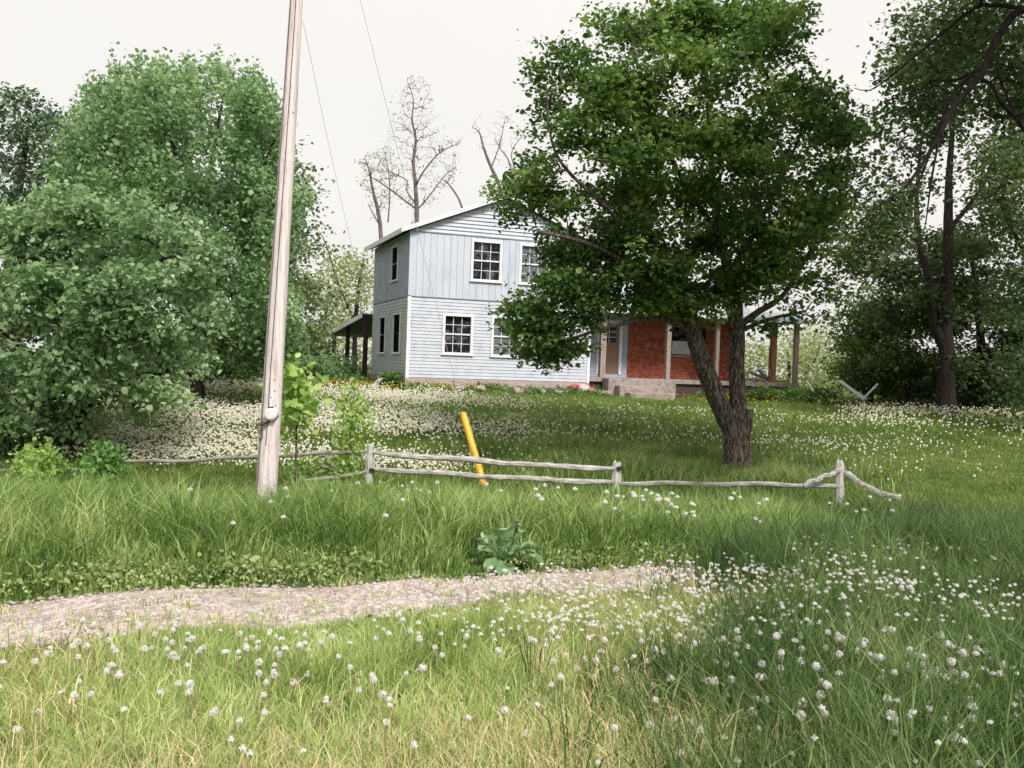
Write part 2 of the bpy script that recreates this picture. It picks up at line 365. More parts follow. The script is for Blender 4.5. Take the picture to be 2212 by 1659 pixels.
# tall deep green grass on the right
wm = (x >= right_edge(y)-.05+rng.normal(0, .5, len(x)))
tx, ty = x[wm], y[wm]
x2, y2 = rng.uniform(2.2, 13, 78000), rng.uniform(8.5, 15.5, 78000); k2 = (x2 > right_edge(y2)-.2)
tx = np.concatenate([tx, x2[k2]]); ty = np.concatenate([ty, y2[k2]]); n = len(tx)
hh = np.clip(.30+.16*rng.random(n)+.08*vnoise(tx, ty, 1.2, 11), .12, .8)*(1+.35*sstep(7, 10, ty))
grass('deep_green_grass', tx, ty, hh, rng.uniform(.006, .014, n), rng.uniform(.1, .8, n), M['g_right'], 'tall dark green grass filling the right foreground', per=11, rad=.05)
# bank
n = 265000
y = 6.4+10.4*rng.random(n)**.9; x = rng.uniform(-1, 1, n)*(.57*y+2.4)
far = trk_far(np.clip(x, -9, 4.2))
ok = (y > far+.02+.12*vnoise(x, y, 4, 71)) & (x < right_edge(y)+rng.normal(0, .5, n))
x, y, far = x[ok], y[ok], far[ok]; n = len(x)
rise = sstep(0, 1.5, y-far)
hh = (.08+rise*(.46+.16*rng.random(n)+.10*vnoise(x, y, .9, 21)))*(1-.42*sstep(12.8, 14.5, y))
hh = np.clip(hh, .05, 1.0)
# low around the pole foot
dp = np.hypot((x+3.35)*1.3, (y-11.75)*.9); hh *= np.where(dp < 1.0, .30, 1)*(1-.35*sstep(-.5, -2.5, x)*sstep(12.2, 13.8, y))
dp = np.hypot(x+.08, (y-9.15)*.8); hh *= np.where(dp < .42, .15, 1)
grass('bank_grass', x, y, hh, rng.uniform(.009, .022, n), rng.uniform(.1, .85, n), M['g_bank'], 'tall bright green grass on the bank between track and rail fence', per=13, rad=.075)
# lawn
n = 330000
y = 16.4+(42-16.4)*rng.random(n)**1.25; x = rng.uniform(-1, 1, n)*(.57*y+3)
def in_house(x, y, m=0.0):
    a = R(20.3); dx, dy = x+3.55, y-31; t = dx*math.cos(a)+dy*math.sin(a); s_ = -dx*math.sin(a)+dy*math.cos(a)
    return ((t > -m) & (t < 6.7+m) & (s_ > -m) & (s_ < 14)) | ((t > 6.5) & (t < 15.9+m) & (s_ > -m) & (s_ < 7)) | ((t > 7.0) & (t < 10.6) & (s_ > -1.3) & (s_ < 1)) | ((t > 7.6) & (t < 10.0) & (s_ > -2.3) & (s_ < 1))
ok = ~in_house(x, y, .05)
x, y = x[ok], y[ok]; n = len(x)
tall = sstep(18.6, 17, y)
mow = 1-.55*sstep(0, 1, np.exp(-((x-9.5)/3.2)**2-((y-20.5-.1*x)/2.2)**2)*2)   # mown swathe on the right
hh = (.09+.10*rng.random(n)+.05*np.clip(vnoise(x, y, .8, 31), -1, 2))*mow + .10*tall
hh *= np.where(np.hypot(x+.6, (y-17.0)*.7) < .6, .35, 1)
lush = np.exp(-((x-3.2)/2.6)**2-((y-20)/1.6)**2); hh += .17*lush
grass('lawn_grass', x, y, np.clip(hh, .05, .7), rng.uniform(.010, .020, n), rng.uniform(.2, 1.2, n), M['g_lawn'], 'overgrown lawn grass sloping up to the farmhouse', per=8, rad=.08)
grass('lawn_clump_grass', *(lambda a, b: (a, b, rng.uniform(.25, .5, len(a)), rng.uniform(.010, .016, len(a)), rng.uniform(.2, .9, len(a))))(
    np.concatenate([rng.normal(3.0, 1.7, 14000), rng.normal(4.6, .9, 6000), rng.normal(.2, 1.7, 5000)]),
    np.concatenate([rng.normal(19.6, .9, 14000), rng.normal(18.6, .6, 6000), rng.normal(23.5, .5, 5000)])), M['g_bank'], 'rank grass around the foot of the dark tree, darkened as its shadow band')  # rank clumps whose darker green paints in the tree's shadow band

# ------------------------------------------------------------ house
BZ = EYE-.92; AX, AY = -3.55, 31.0; HA = R(20.3)
H = empty('farmhouse', (AX, AY, BZ), 'pale blue two storey farmhouse with low gable, brick porch wing and concrete steps', 'house', rz=HA)
def ZL(rel): return rel+.92
def PF(a, o, z): return (a, -o, z)          # front wall mapping
def PL(a, o, z): return (-o, a, z)          # left wall
def pbox(mb, P, a0, a1, o0, o1, z0, z1):
    p = [P(a0,o0,z0), P(a1,o0,z0), P(a1,o1,z0), P(a0,o1,z0), P(a0,o0,z1), P(a1,o0,z1), P(a1,o1,z1), P(a0,o1,z1)]
    mb.hexa(p)
def bands(z0, z1, ops):
    c = sorted({z0, z1}|{q for o in ops for q in (o[2], o[3]) if z0 < q < z1})
    return list(zip(c[:-1], c[1:]))
def spans(a0, a1, za, zb, ops):
    zm = (za+zb)/2; cuts = sorted((o[0], o[1]) for o in ops if o[2] < zm < o[3]); out = []; c = a0
    for p, q in cuts:
        if q <= a0 or p >= a1: continue
        if p > c: out.append((c, p))
        c = max(c, q)
    if c < a1: out.append((c, a1))
    return out
def backing(mb, P, a0, a1, z0, z1, ops, thick=.1):
    for za, zb in bands(z0, z1, ops):
        for p, q in spans(a0, a1, za, zb, ops): pbox(mb, P, p, q, -thick, -.004, za, zb)
def clap(mb, P, arange, z0, z1, ops, step, lip=.021):
    z = z0
    while z < z1-1e-6:
        zt = min(z+step, z1)
        for za, zb in bands(z, zt, ops):
            fa, fb = (za-z)/step, (zb-z)/step
            oa, ob = lip*(1-fa)+.003*fa, lip*(1-fb)+.003*fb
            l0, r0 = arange(za); l1, r1 = arange(zb)
            for p, q in spans(min(l0, l1), max(r0, r1), za, zb, ops):
                p0 = max(p, l0); p1 = max(p, l1); q0 = min(q, r0); q1 = min(q, r1)
                if q0 <= p0: continue
                if q1 < p1: q1 = p1 = (p1+q1)/2
                mb.hexa([P(p0,-.003,za), P(q0,-.003,za), P(q0,oa,za), P(p0,oa,za), P(p1,-.003,zb), P(q1,-.003,zb), P(q1,ob,zb), P(p1,ob,zb)])
        z = zt
def vboards(mb, P, a0, a1, z0, z1, ops, step, gap=.018):
    a = a0; rr = random.Random(4)
    while a < a1-1e-6:
        b = min(a+step, a1); jj = rr.uniform(.008, .016)
        for za, zb in bands(z0, z1, ops):
            for p, q in spans(a, b-gap, za, zb, ops): pbox(mb, P, p, q, -.003, jj, za, zb)
        a = b

Zb, Zm, Ze = ZL(-.50), ZL(2.20), ZL(4.40)       # siding bottom, storey band, eave
PIT = .40; TA = 3.35; WL = 6.7; SD = 5.76
fw = [(1.205, 2.29, ZL(.315), ZL(1.70)), (2.95, 4.04, ZL(.30), ZL(1.70)), (4.68, 5.77, ZL(.29), ZL(1.69)),
      (2.127, 3.25, ZL(2.86), ZL(4.28)), (3.89, 5.02, ZL(2.86), ZL(4.28))]
lw = [(3.35, 4.40, ZL(.29), ZL(1.68)), (1.00, 2.12, ZL(.29), ZL(1.70)), (1.66, 2.68, ZL(2.86), ZL(4.12))]
mb = MB(); full = lambda z: (0, WL)
clap(mb, PF, full, Zb, Zm, fw, .112)
def gable(z):
    d = (z-Ze)/PIT; return (d, WL-d)
clap(mb, PF, gable, Ze+.0, Ze+TA*PIT-.02, [], .128, .044)
mb.build('front_siding', M['siding'], H)
mb = MB(); vboards(mb, PF, 0.0, WL, Zm+.03, Ze-.01, fw, .235); mb.build('board_siding', M['board'], H)
mb = MB(); clap(mb, PL, lambda z: (0, SD), Zb, Zm, lw, .112); mb.build('side_siding', M['siding'], H)
mb = MB()
for za, zb in bands(Zm+.03, Ze-.02, lw):
    for p, q in spans(0, SD, za, zb, lw): pbox(mb, PL, p, q, -.003, .012, za, zb)
mb.build('side_sheeting', M['sheet'], H)
mb = MB()
backing(mb, PF, .102, WL, Zb, Ze, fw); backing(mb, PL, .0, SD, Zb, Ze, lw)
mb.box((WL-.1, .0, Zb), (WL, SD, Ze)); mb.box((.1, SD-.1, Zb), (WL-.1, SD, Ze))
for s_ in (.006, SD-.1):   # gable backings
    mb.add([(0, s_, Ze), (WL, s_, Ze), (TA, s_, Ze+TA*PIT), (0, s_+.09, Ze), (WL, s_+.09, Ze), (TA, s_+.09, Ze+TA*PIT)], [(0,1,2), (5,4,3), (0,3,4,1), (1,4,5,2), (2,5,3,0)])
mb.build('wall', M['sheet'], H)
# right wall of the main block above the wing
mb = MB(); PR = lambda a, o, z: (WL+o, a, z); clap(mb, PR, lambda z: (.03, SD), Zb, Ze, [], .112); mb.build('gable_end_siding', M['siding'], H)
mb = MB()
pbox(mb, PF, -.035, .075, .0, .045, Zb-.02, Zm); pbox(mb, PL, .001, .075, .0, .036, Zb-.02, Zm)
mb.build('corner_board', M['trim'], H); mb = MB()
pbox(mb, PF, -.028, .055, .0, .024, Zm+.045, Ze-.02)
mb.build('corner_board', M['board'], H); mb = MB()
pbox(mb, PF, WL-.07, WL+.03, .0, .04, Zb-.02, Ze-.02)
mb.build('corner_board', M['trim'], H)
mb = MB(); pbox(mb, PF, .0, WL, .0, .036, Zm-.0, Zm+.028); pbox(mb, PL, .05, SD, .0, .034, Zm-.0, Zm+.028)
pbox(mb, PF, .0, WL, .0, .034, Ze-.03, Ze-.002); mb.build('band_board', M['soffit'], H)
mb = MB(); mb.box((-.05, -.055, ZL(-1.3)), (WL+.02, .1, Zb-.015)); mb.box((-.05, .1, ZL(-1.3)), (.1, SD, Zb-.015)); mb.box((.1, SD-.1, ZL(-1.3)), (WL, SD, Zb-.01)); mb.build('foundation', M['found'], H)
# roof
def slab(mb, p, thick):   # four corner top points (ccw), thickness down
    mb.hexa([(q[0], q[1], q[2]-thick) for q in p]+list(p))
ov = .34; f0, f1 = -.22, SD+.32
zr = Ze+TA*PIT+.17; zl = zr-(TA+ov)*PIT
mb = MB()
slab(mb, [(-ov, f0, zl), (TA, f0, zr), (TA, f1, zr), (-ov, f1, zl)], .05)
slab(mb, [(TA, f0, zr), (WL+ov, f0, zl), (WL+ov, f1, zl), (TA, f1, zr)], .05)
roof = mb.build('roof', M['shingle'], H)
mb = MB()
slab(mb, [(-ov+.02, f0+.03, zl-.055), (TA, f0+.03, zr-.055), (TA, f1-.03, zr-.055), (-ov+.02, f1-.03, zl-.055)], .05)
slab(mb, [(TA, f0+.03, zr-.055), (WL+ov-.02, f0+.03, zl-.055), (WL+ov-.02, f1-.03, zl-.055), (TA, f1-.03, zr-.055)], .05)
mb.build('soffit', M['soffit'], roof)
mb = MB()
for (a, za), (b, zb_) in (((-ov-.03, zl-.012), (TA, zr)), ((TA, zr), (WL+ov+.03, zl-.012))):
    for s0, s1 in ((f0-.03, f0+.004), (f1-.004, f1+.03)):
        mb.hexa([(a, s0, za-.135), (b, s0, zb_-.135), (b, s1, zb_-.135), (a, s1, za-.135), (a, s0, za+.012), (b, s0, zb_+.012), (b, s1, zb_+.012), (a, s1, za+.012)])
mb.box((-ov-.035, f0+.005, zl-.16), (-ov+.004, f1-.005, zl+.004)); mb.box((WL+ov-.004, f0+.005, zl-.16), (WL+ov+.035, f1-.005, zl+.004))
mb.build('fascia', M['trim'], roof)
mb = MB(); vx, vy = 1.0, 3.9; vz = zl+(vx+ov)*PIT
mb.add([(vx-.13, vy-.13, vz-.06), (vx+.13, vy-.13, vz+.02), (vx+.13, vy+.13, vz+.02), (vx-.13, vy+.13, vz-.06), (vx, vy, vz+.42)], [(0,1,4), (1,2,4), (2,3,4), (3,0,4)])
mb.build('roof_vent', M['soffit'], roof)

def window(P, a0, a1, z0, z1, cols, rows, pane, slim=False, label=None, fw_=.085, dp=0.0):
    mb = MB(); f = fw_; e = .045
    pbox(mb, P, a0-.0, a0+f, -.12, e, z0, z1); pbox(mb, P, a1-f, a1, -.12, e, z0, z1)
    pbox(mb, P, a0+f, a1-f, -.12, e-.003, z1-f, z1); pbox(mb, P, a0+f, a1-f, -.12, e-.003, z0, z0+f*.8)
    pbox(mb, P, a0-.03, a1+.03, .035, e+.035, z0-.028, z0+.012)
    zm = (z0+z1)/2
    pbox(mb, P, a0+f, a1-f, -.07, -.005, zm-.024, zm+.024)
    w = mb.build('window', M['trim'], H); 
    if label: w['label'] = label
    mb = MB(); pbox(mb, P, a0+f-.01, a1-f+.01, -.10, -.055+dp, z0+f*.6, z1-f+.01); mb.build('pane', pane, w)
    if cols:
        mb = MB(); g = .009
        for (b0, b1) in ((z0+f*.8, zm-.024), (zm+.024, z1-f)):
            for k in range(1, cols):
                a = a0+f+(a1-a0-2*f)*k/cols; pbox(mb, P, a-g, a+g, -.056, -.035, b0, b1)
            for k in range(1, rows):
                z = b0+(b1-b0)*k/rows; pbox(mb, P, a0+f, a1-f, -.056, -.038, z-g, z+g)
        mb.build('grille', M['trim'], w)
    return w
window(PF, *fw[0], 3, 2, M['pane']); window(PF, *fw[1], 3, 2, M['screen'], label='window with grey screen behind white grille'); window(PF, *fw[2], 3, 2, M['pane'])
window(PF, *fw[3], 3, 2, M['pane']); window(PF, *fw[4], 3, 2, M['screen'], label='upper window with grey screen behind its grille')
for q in lw: window(PL, *q, 0, 0, M['pane_side'], fw_=.055, dp=.05)

# ---- brick wing and porch
WS = 1.6; WE = 13.9; zf = ZL(-.30); zc = ZL(2.42)
def PW(a, o, z): return (a, WS-o, z)
door = (7.76, 8.80, zf+.10, zf+2.16); bw = (11.0, 12.55, zf+.95, zf+2.05)
mb = MB()
for za, zb in bands(zf, zc, [bw]):
    for p, q in spans(9.05, WE, za, zb, [bw]): pbox(mb, PW, p, q, -.2, 0, za, zb)
mb.box((WE-.2, WS+.2, zf), (WE, 5.4, zc)); mb.box((WL, 5.2, zf), (WE-.2, 5.4, zc))
mb.build('brick_wall', M['brick'], H)
mb = MB(); clap(mb, PW, lambda z: (WL+.01, 9.05), zf, zc, [door], .112); backing(mb, PW, WL+.03, 9.05, zf, zc, [door], .15); mb.build('porch_siding', M['sheet'], H)
mb = MB(); f = .11
pbox(mb, PW, door[0], door[0]+f, -.12, .05, door[2], door[3]); pbox(mb, PW, door[1]-f, door[1], -.12, .05, door[2], door[3]); pbox(mb, PW, door[0]+f, door[1]-f, -.12, .047, door[3]-f, door[3])
dfm = mb.build('door_frame', M['trim'], H)
mb = MB(); a0, a1, z0, z1 = door[0]+f, door[1]-f, door[2], door[3]-f
pbox(mb, PW, a0, a1, -.09, -.04, z0, z0+1.22); pbox(mb, PW, a0, a0+.1, -.09, -.04, z0+1.22, z1); pbox(mb, PW, a1-.1, a1, -.09, -.04, z0+1.22, z1); pbox(mb, PW, a0+.1, a1-.1, -.09, -.04, z1-.12, z1)
pbox(mb, PW, a0+.12, a1-.12, -.042, -.028, z0+.18, z0+1.05)
dr = mb.build('door', M['doorwood'], H)
mb = MB(); pbox(mb, PW, a0+.1, a1-.1, -.085, -.065, z0+1.22, z1-.12); mb.build('door_glass', M['pane'], dr)
mb = MB(); am = (a0+a1)/2; pbox(mb, PW, am-.012, am+.012, -.064, -.036, z0+1.22, z1-.12)
for k in (1, 2): zz = z0+1.22+(z1-.12-z0-1.22)*k/3; pbox(mb, PW, a0+.1, a1-.1, -.064, -.038, zz-.011, zz+.011)
mb.build('door_grille', M['trim'], dr)
mb = MB(); c = PW(a0+.07, -.0, z0+.98); mb.tube([PW(a0+.06, -.04, z0+.98), PW(a0+.06, .01, z0+.98), PW(a0+.06, .035, z0+.98)], [.012, .012, .03], 8); mb.build('door_handle', M['black'], dr)
# boarded window in the brick
mb = MB(); pbox(mb, PW, bw[0], bw[1], -.14, -.11, bw[2], bw[3]); mb2 = mb
w_ = mb.build('boarded_window', M['pane'], H)
mb = MB(); pbox(mb, PW, bw[0]+.02, bw[1]-.02, -.105, -.05, bw[2]+.03, bw[2]+.55); mb.build('white_panel', M['panel'], w_)
mb = MB(); pbox(mb, PW, bw[0]-.06, bw[1]+.06, -.02, .05, bw[2]-.09, bw[2]-.002); mb.build('sill', M['concrete'], w_)
# porch floor, steps
mb = MB(); mb.box((WL+.02, .0, zf-.16), (15.85, WS+.05, zf-.002)); mb.box((WE, WS+.05, zf-.16), (15.85, 5.4, zf-.004)); mb.build('porch_floor', M['concrete'], H)
mb = MB(); mb.box((WL+.03, .10, ZL(-1.5)), (15.74, 5.3, zf-.165)); mb.build('porch_base', M['darkbase'], H)
mb = MB()
mb.box((7.25, -.55, ZL(-1.5)), (10.0, -.01, zf-.03)); mb.box((7.5, -.95, ZL(-1.5)), (9.25, -.552, zf-.26)); mb.box((7.7, -1.4, ZL(-1.8)), (9.45, -.952, zf-.50))
mb.build('steps', M['concrete'], H, bevel=.025)
# porch posts
def post(t, s_, wd, mat, z0=zf, z1=ZL(2.02), lean=0, nm='porch_post'):
    mb = MB(); h = wd/2
    mb.hexa([(t-h, s_-h, z0), (t+h, s_-h, z0), (t+h, s_+h, z0), (t-h, s_+h, z0), (t-h+lean, s_-h, z1), (t+h+lean, s_-h, z1), (t+h+lean, s_+h, z1), (t-h+lean, s_+h, z1)])
    return mb.build(nm, mat, H, bevel=.008)
post(7.28, .12, .21, M['oldwood']); post(9.98, .12, .17, M['oldwood']); post(12.1, .12, .15, M['oldwood'])
mb = MB(); mb.box((14.62, .12, zf), (14.74, .30, ZL(2.0))); mb.box((14.75, .14, zf), (14.84, .30, ZL(2.0))); mb.box((14.56, .15, zf), (14.615, .26, zf+1.4)); mb.build('porch_post', M['redwood'], H)['label'] = 'reddish doubled plank post'
post(15.72, .12, .17, M['oldwood'])
# porch roof and beam
zpe = ZL(2.18)
mb = MB(); slab(mb, [(WL-.35, -.30, zpe), (16.0, -.30, zpe), (16.0, WS+.3, zc+.16), (WL-.35, WS+.3, zc+.16)], .05); pr = mb.build('porch_roof', M['roofmetal'], H)
mb = MB(); mb.box((WL-.37, -.335, zpe-.15), (16.03, -.302, zpe+.012)); mb.hexa([(16.002, -.30, zpe-.15), (16.035, -.30, zpe-.15), (16.035, WS+.3, zc+.01), (16.002, WS+.3, zc+.01), (16.002, -.30, zpe+.01), (16.035, -.30, zpe+.01), (16.035, WS+.3, zc+.17), (16.002, WS+.3, zc+.17)])
mb.build('porch_fascia', M['trim'], pr)
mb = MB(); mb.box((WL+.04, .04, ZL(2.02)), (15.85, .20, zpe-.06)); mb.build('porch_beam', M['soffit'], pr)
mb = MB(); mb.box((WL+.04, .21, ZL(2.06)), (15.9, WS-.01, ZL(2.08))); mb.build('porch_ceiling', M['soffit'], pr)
# wing roof (ridge along the wing)
zw = zc+.17; rs = 3.5; zrg = ZL(3.78)
mb = MB(); slab(mb, [(WL+.04, WS-.25, zw+.02), (WE+.4, WS-.25, zw+.02), (WE+.4, rs, zrg), (WL+.04, rs, zrg)], .06)
slab(mb, [(WL+.04, rs, zrg), (WE+.4, rs, zrg), (WE+.4, 5.7, zw), (WL+.04, 5.7, zw)], .06)
wr = mb.build('wing_roof', M['roofmetal'], H)
mb = MB()
for (s0, z0_), (s1, z1_) in (((WS-.28, zw+.0), (rs, zrg)), ((rs, zrg), (5.73, zw-.02))):
    a, b = WE+.402, WE+.435
    mb.hexa([(a, s0, z0_-.2), (b, s0, z0_-.2), (b, s1, z1_-.2), (a, s1, z1_-.2), (a, s0, z0_+.02), (b, s0, z0_+.02), (b, s1, z1_+.02), (a, s1, z1_+.02)])
mb.box((WL+.05, WS-.285, zw-.13), (WE+.40, WS-.252, zw+.03))
mb.build('wing_fascia', M['trim'], wr)
mb = MB(); mb.add([(WE, WS+.05, zc), (WE, 5.3, zc), (WE, rs, zrg-.1), (WE-.1, WS+.05, zc), (WE-.1, 5.3, zc), (WE-.1, rs, zrg-.1)], [(0,1,2), (5,4,3), (1,4,5,2), (0,2,5,3)]); mb.build('wing_gable', M['board'], H)
# rear carport
mb = MB(); zc0, zc1 = ZL(1.86), ZL(1.28); slab(mb, [(-.35, SD+.33, zc0), (-.35, 14.3, zc1), (4.2, 14.3, zc1), (4.2, SD+.33, zc0)], .05); cp = mb.build('carport_roof', M['shingle'], H)
mb = MB(); mb.hexa([(-.39, SD+.33, zc0-.17), (-.352, SD+.33, zc0-.17), (-.352, 14.3, zc1-.17), (-.39, 14.3, zc1-.17), (-.39, SD+.33, zc0+.012), (-.352, SD+.33, zc0+.012), (-.352, 14.3, zc1+.012), (-.39, 14.3, zc1+.012)])
mb.box((-.39, 14.302, zc1-.17), (4.2, 14.34, zc1+.01)); mb.build('carport_fascia', M['trim'], cp)
mb = MB(); mb.box((-.30, SD+.05, ZL(1.12)), (-.1, 14.2, ZL(1.16))); 
for s_, z1 in ((6.35, zc0-.12), (10.3, zc0-.36), (13.9, zc1-.05)):
    post(-.15, s_, .17, M['darkpost'], ZL(-1.0), z1, nm='carport_post')

# ------------------------------------------------------------ small things by the house
def hw(t, s_, z=None):     # house frame -> world
    c, s = math.cos(HA), math.sin(HA); x = AX+c*t-s*s_; y = AY+s*t+c*s_
    return (x, y, float(T(x, y)) if z is None else z+BZ)
def rock(name, loc, r, sq, seed, mat, label, cat, group=None):
    rg = np.random.default_rng(seed); v = IV2*np.array(sq)*r; v = v*(1+.16*rg.standard_normal((len(v), 1))) 
    o = np_mesh(name, v, IF2, mat); o.location = loc; o.rotation_euler = (0, 0, rg.uniform(0, 6)); return tag(o, label, cat, group)
for i, t in enumerate([1.0, 1.7, 2.4, 2.9, 3.35, 3.75, 4.2, 4.7, 5.2, 5.6, 6.9, 7.1]):
    p = hw(t, -.35-.2*(i % 3)); rock('foundation_stone', (p[0], p[1], p[2]+.10), .12+.03*((i*7) % 4), (1.5, 1, .75), i, M['rock'], 'pale stone lying along the foot of the white front wall', 'stone', 'stones along the foundation')
# red and pale cloth heap
def heap(name, loc, mats, label, cat):
    e = empty(name, loc, label, cat)
    for k, (dx, m_, nm, r) in enumerate(mats):
        rg = np.random.default_rng(50+k); v = IV2*np.array((1.5, .9, .75))*r; v *= (1+.22*rg.standard_normal((len(v), 1))); v += np.array([dx, 0, r*.5])
        np_mesh(nm, v, IF2, M[m_], parent=e)
    return e
p = hw(6.25, -.35); heap('cloth_heap', (p[0], p[1], p[2]+.16), [(-.22, 'red', 'red_cloth', .19), (.10, 'pink', 'pale_cloth', .19), (.32, 'red', 'dark_cloth', .14)], 'crumpled red and pink cloth heap left of the porch steps', 'cloth heap')
# bucket
p = hw(11.75, .45, zf); bu = empty('bucket', p, 'white plastic bucket standing on the porch floor by the brick wall', 'bucket')
mb = MB(); mb.tube([(0,0,0), (0,0,.30), (0,0,.305), (0,0,.33)], [.12, .145, .155, .155], 16); mb.build('bucket_body', M['plastic'], bu, smooth=False)
mb = MB(); mb.tube([(.15*math.cos(a), -.09*math.sin(a)-.03, .30-.11*math.sin(a)) for a in np.linspace(0, math.pi, 10)], .004, 5); mb.build('bucket_handle', M['wire'], bu)
# debris boards on the porch
lab = ['pale plank on top of the porch debris', 'short grey plank at the left of the porch debris', 'brown plank lying flat on the porch edge', 'tilted tan plank leaning over the porch debris', 'long reddish plank under the porch debris']
for i, (t, s_, z, L_, rz, ry, m_) in enumerate([(14.25, .5, .26, 1.0, .2, .28, 'oldwood'), (13.85, .35, .14, .6, -.3, -.1, 'greywood'), (14.85, .25, .05, 1.1, .1, .0, 'redwood'), (14.4, .4, .34, .8, .5, .5, 'panel'), (14.2, .55, .08, 1.4, 0, .02, 'redwood')]):
    mb = MB(); mb.box((-L_/2, -.10, -.035), (L_/2, .10, .035)); o = mb.build('loose_plank', M[m_], None, bevel=.004); o.location = hw(t, s_, zf+z); o.rotation_euler = (0, ry, HA+rz); tag(o, lab[i], 'plank', 'planks piled on the porch')
for i in range(6):
    p = hw(13.95+.13*i, .3+.12*(i % 3), zf+.05+.03*(i % 2)); rock('rubble_piece', p, .07+.015*(i % 3), (1.4, 1, .7), 90+i, M['rock'], 'small broken lump in the rubble heap on the porch end', 'rubble', 'rubble lumps on the porch end')
# pale board leaning by the left corner
q0, q1 = V(795, 833, 31.5), V(832, 822, 31.3)
mb = MB(); a = np.array(V(800, 836, 31.2)); b = np.array(V(840, 834, 31.2)); c = np.array(V(846, 812, 31.5)); d = np.array(V(822, 812, 31.5)); k = np.array((0, .04, .01))
mb.hexa([a, b, b+k, a+k, d, c, c+k, d+k]); tag(mb.build('pale_board', M['panel'], None), 'pale board leaning in weeds at the left corner of the house', 'board')
# crossed grey boards on the right lawn
def plank(name, a, b, w, th, mat, label, cat, group=None):
    a, b = Vector(a), Vector(b); d = (b-a); L_ = d.length; mb = MB(); mb.box((-w/2, -th/2, 0), (w/2, th/2, L_)); o = mb.build(name, mat); o.location = a; o.rotation_mode = 'QUATERNION'; o.rotation_quaternion = d.to_track_quat('Z', 'Y'); return tag(o, label, cat, group)
plank('grey_plank', V(1868, 862, 29.5), V(1812, 822, 30.5), .22, .03, M['greywood'], 'wide grey plank leaning left, right of the porch', 'plank', 'fallen planks on the right lawn')
plank('grey_plank', V(1862, 864, 29.4), V(1896, 829, 29.6), .07, .04, M['greywood'], 'narrow pale plank leaning right, right of the porch', 'plank', 'fallen planks on the right lawn')
plank('grey_plank', V(1757, 846, 31), V(1742, 823, 31.4), .07, .04, M['greywood'], 'short pale stick in weeds at the porch end', 'plank', 'fallen planks on the right lawn')

# ------------------------------------------------------------ utility pole
b0 = W(573, 1095, 12.6); gx, gy = float(b0[0]), float(b0[1]); gz = float(T(gx, gy))
UP = empty('utility_pole', (gx, gy, gz), 'tall weathered wooden utility pole leaning slightly right, rising out of the top', 'utility pole')
O = Vector((gx, gy, gz)); top = V(640, 0, 12.9); dirp = (top-V(573, 1095, 12.6)).normalized()
basep = V(573, 1095, 12.6)-dirp*.45
Lp = 11.2; pts = []; rad = []
for i in range(90):
    s_ = Lp*i/89; pts.append(basep+dirp*s_-O); rad.append(.150-.0073*s_*1.15 if s_ < 8 else max(.075, .083-.003*(s_-8)))
mb = MB(); mb.tube(pts, rad, 28, rough=.018, seed=3); mb.build('pole_shaft', M['polewood'], UP, smooth=True)
def on_pole(px_off, s_, out=1.0):   # point on the camera-facing surface, px_off in -1..1 across
    c = basep+dirp*s_; r = np.interp(s_, [0, Lp], [.150, .065]); 
    r = (.150-.0084*s_) if s_ < 8 else .083
    v = Vector((px_off, -math.sqrt(max(0, 1-px_off**2)), 0)); return c+v*r*out-O
mb = MB(); mb.tube([on_pole(-.62, s_, 1.06) for s_ in np.linspace(.1, 8.6, 40)], .008, 6); mb.build('ground_wire', M['poledark'], UP)
mb = MB(); mb.tube([on_pole(-.05+.25*sstep(2, 8, s_), s_, 1.02) for s_ in np.linspace(1.3, 9.2, 40)], .007, 6); mb.build('long_crack', M['poledark'], UP)
# box with cable loops at about chest height
def s_at(py):  # distance along pole for a photo row
    return float((V(580, py, 12.65)-basep).dot(dirp))
s1 = s_at(893)
mb = MB(); c = on_pole(.25, s1, 1.28); mb.tube([c+Vector((0, .07, 0)), c+Vector((0, -.035, 0)), c+Vector((0, -.05, 0))], [.085, .085, .06], 18); mb.build('meter_can', M['plastic'], UP)
mb = MB(); s2 = s_at(872); c = on_pole(.25, s2, 1.1); mb.box((c.x-.02, c.y-.03, c.z-.03), (c.x+.02, c.y+.03, c.z+.07)); mb.build('terminal_cap', M['plastic'], UP)
mb = MB(); mb.box((c.x-.024, c.y-.035, c.z-.05), (c.x+.024, c.y+.02, c.z-.032)); mb.build('terminal_slot', M['black'], UP)
mb = MB()
for k in range(5):
    cc = on_pole(-.1, s1-.06, 1.15); rr = .05+.012*k
    mb.tube([cc+Vector((rr*math.cos(a)*1.2-.02*k, -.02-.006*k, rr*.8*math.sin(a)-.02)) for a in np.linspace(2.4+.3*k, 6.4, 12)], .005, 5)
mb.tube([on_pole(.9, s1-.02, 1.05), on_pole(.6, s1-.08, 1.15), on_pole(.1, s1-.10, 1.2), on_pole(-.25, s1-.12, 1.2), on_pole(-.5, s1-.2, 1.12), on_pole(-.4, s1-.32, 1.1), on_pole(-.62, s1-.38, 1.08), on_pole(-.8, s1-.33, 1.06)], .005, 5)
mb.build('cable_loops', M['black'], UP)
# small nail heads and a tag high up
rr = random.Random(5)
for k in range(14):
    mb = MB(); c = on_pole(rr.uniform(-.8, .8), rr.uniform(1, 8.5), 1.0); mb.tube([c, c+Vector((0, -.012, 0))], .008, 6); mb.build('nail', M['poledark'], UP)

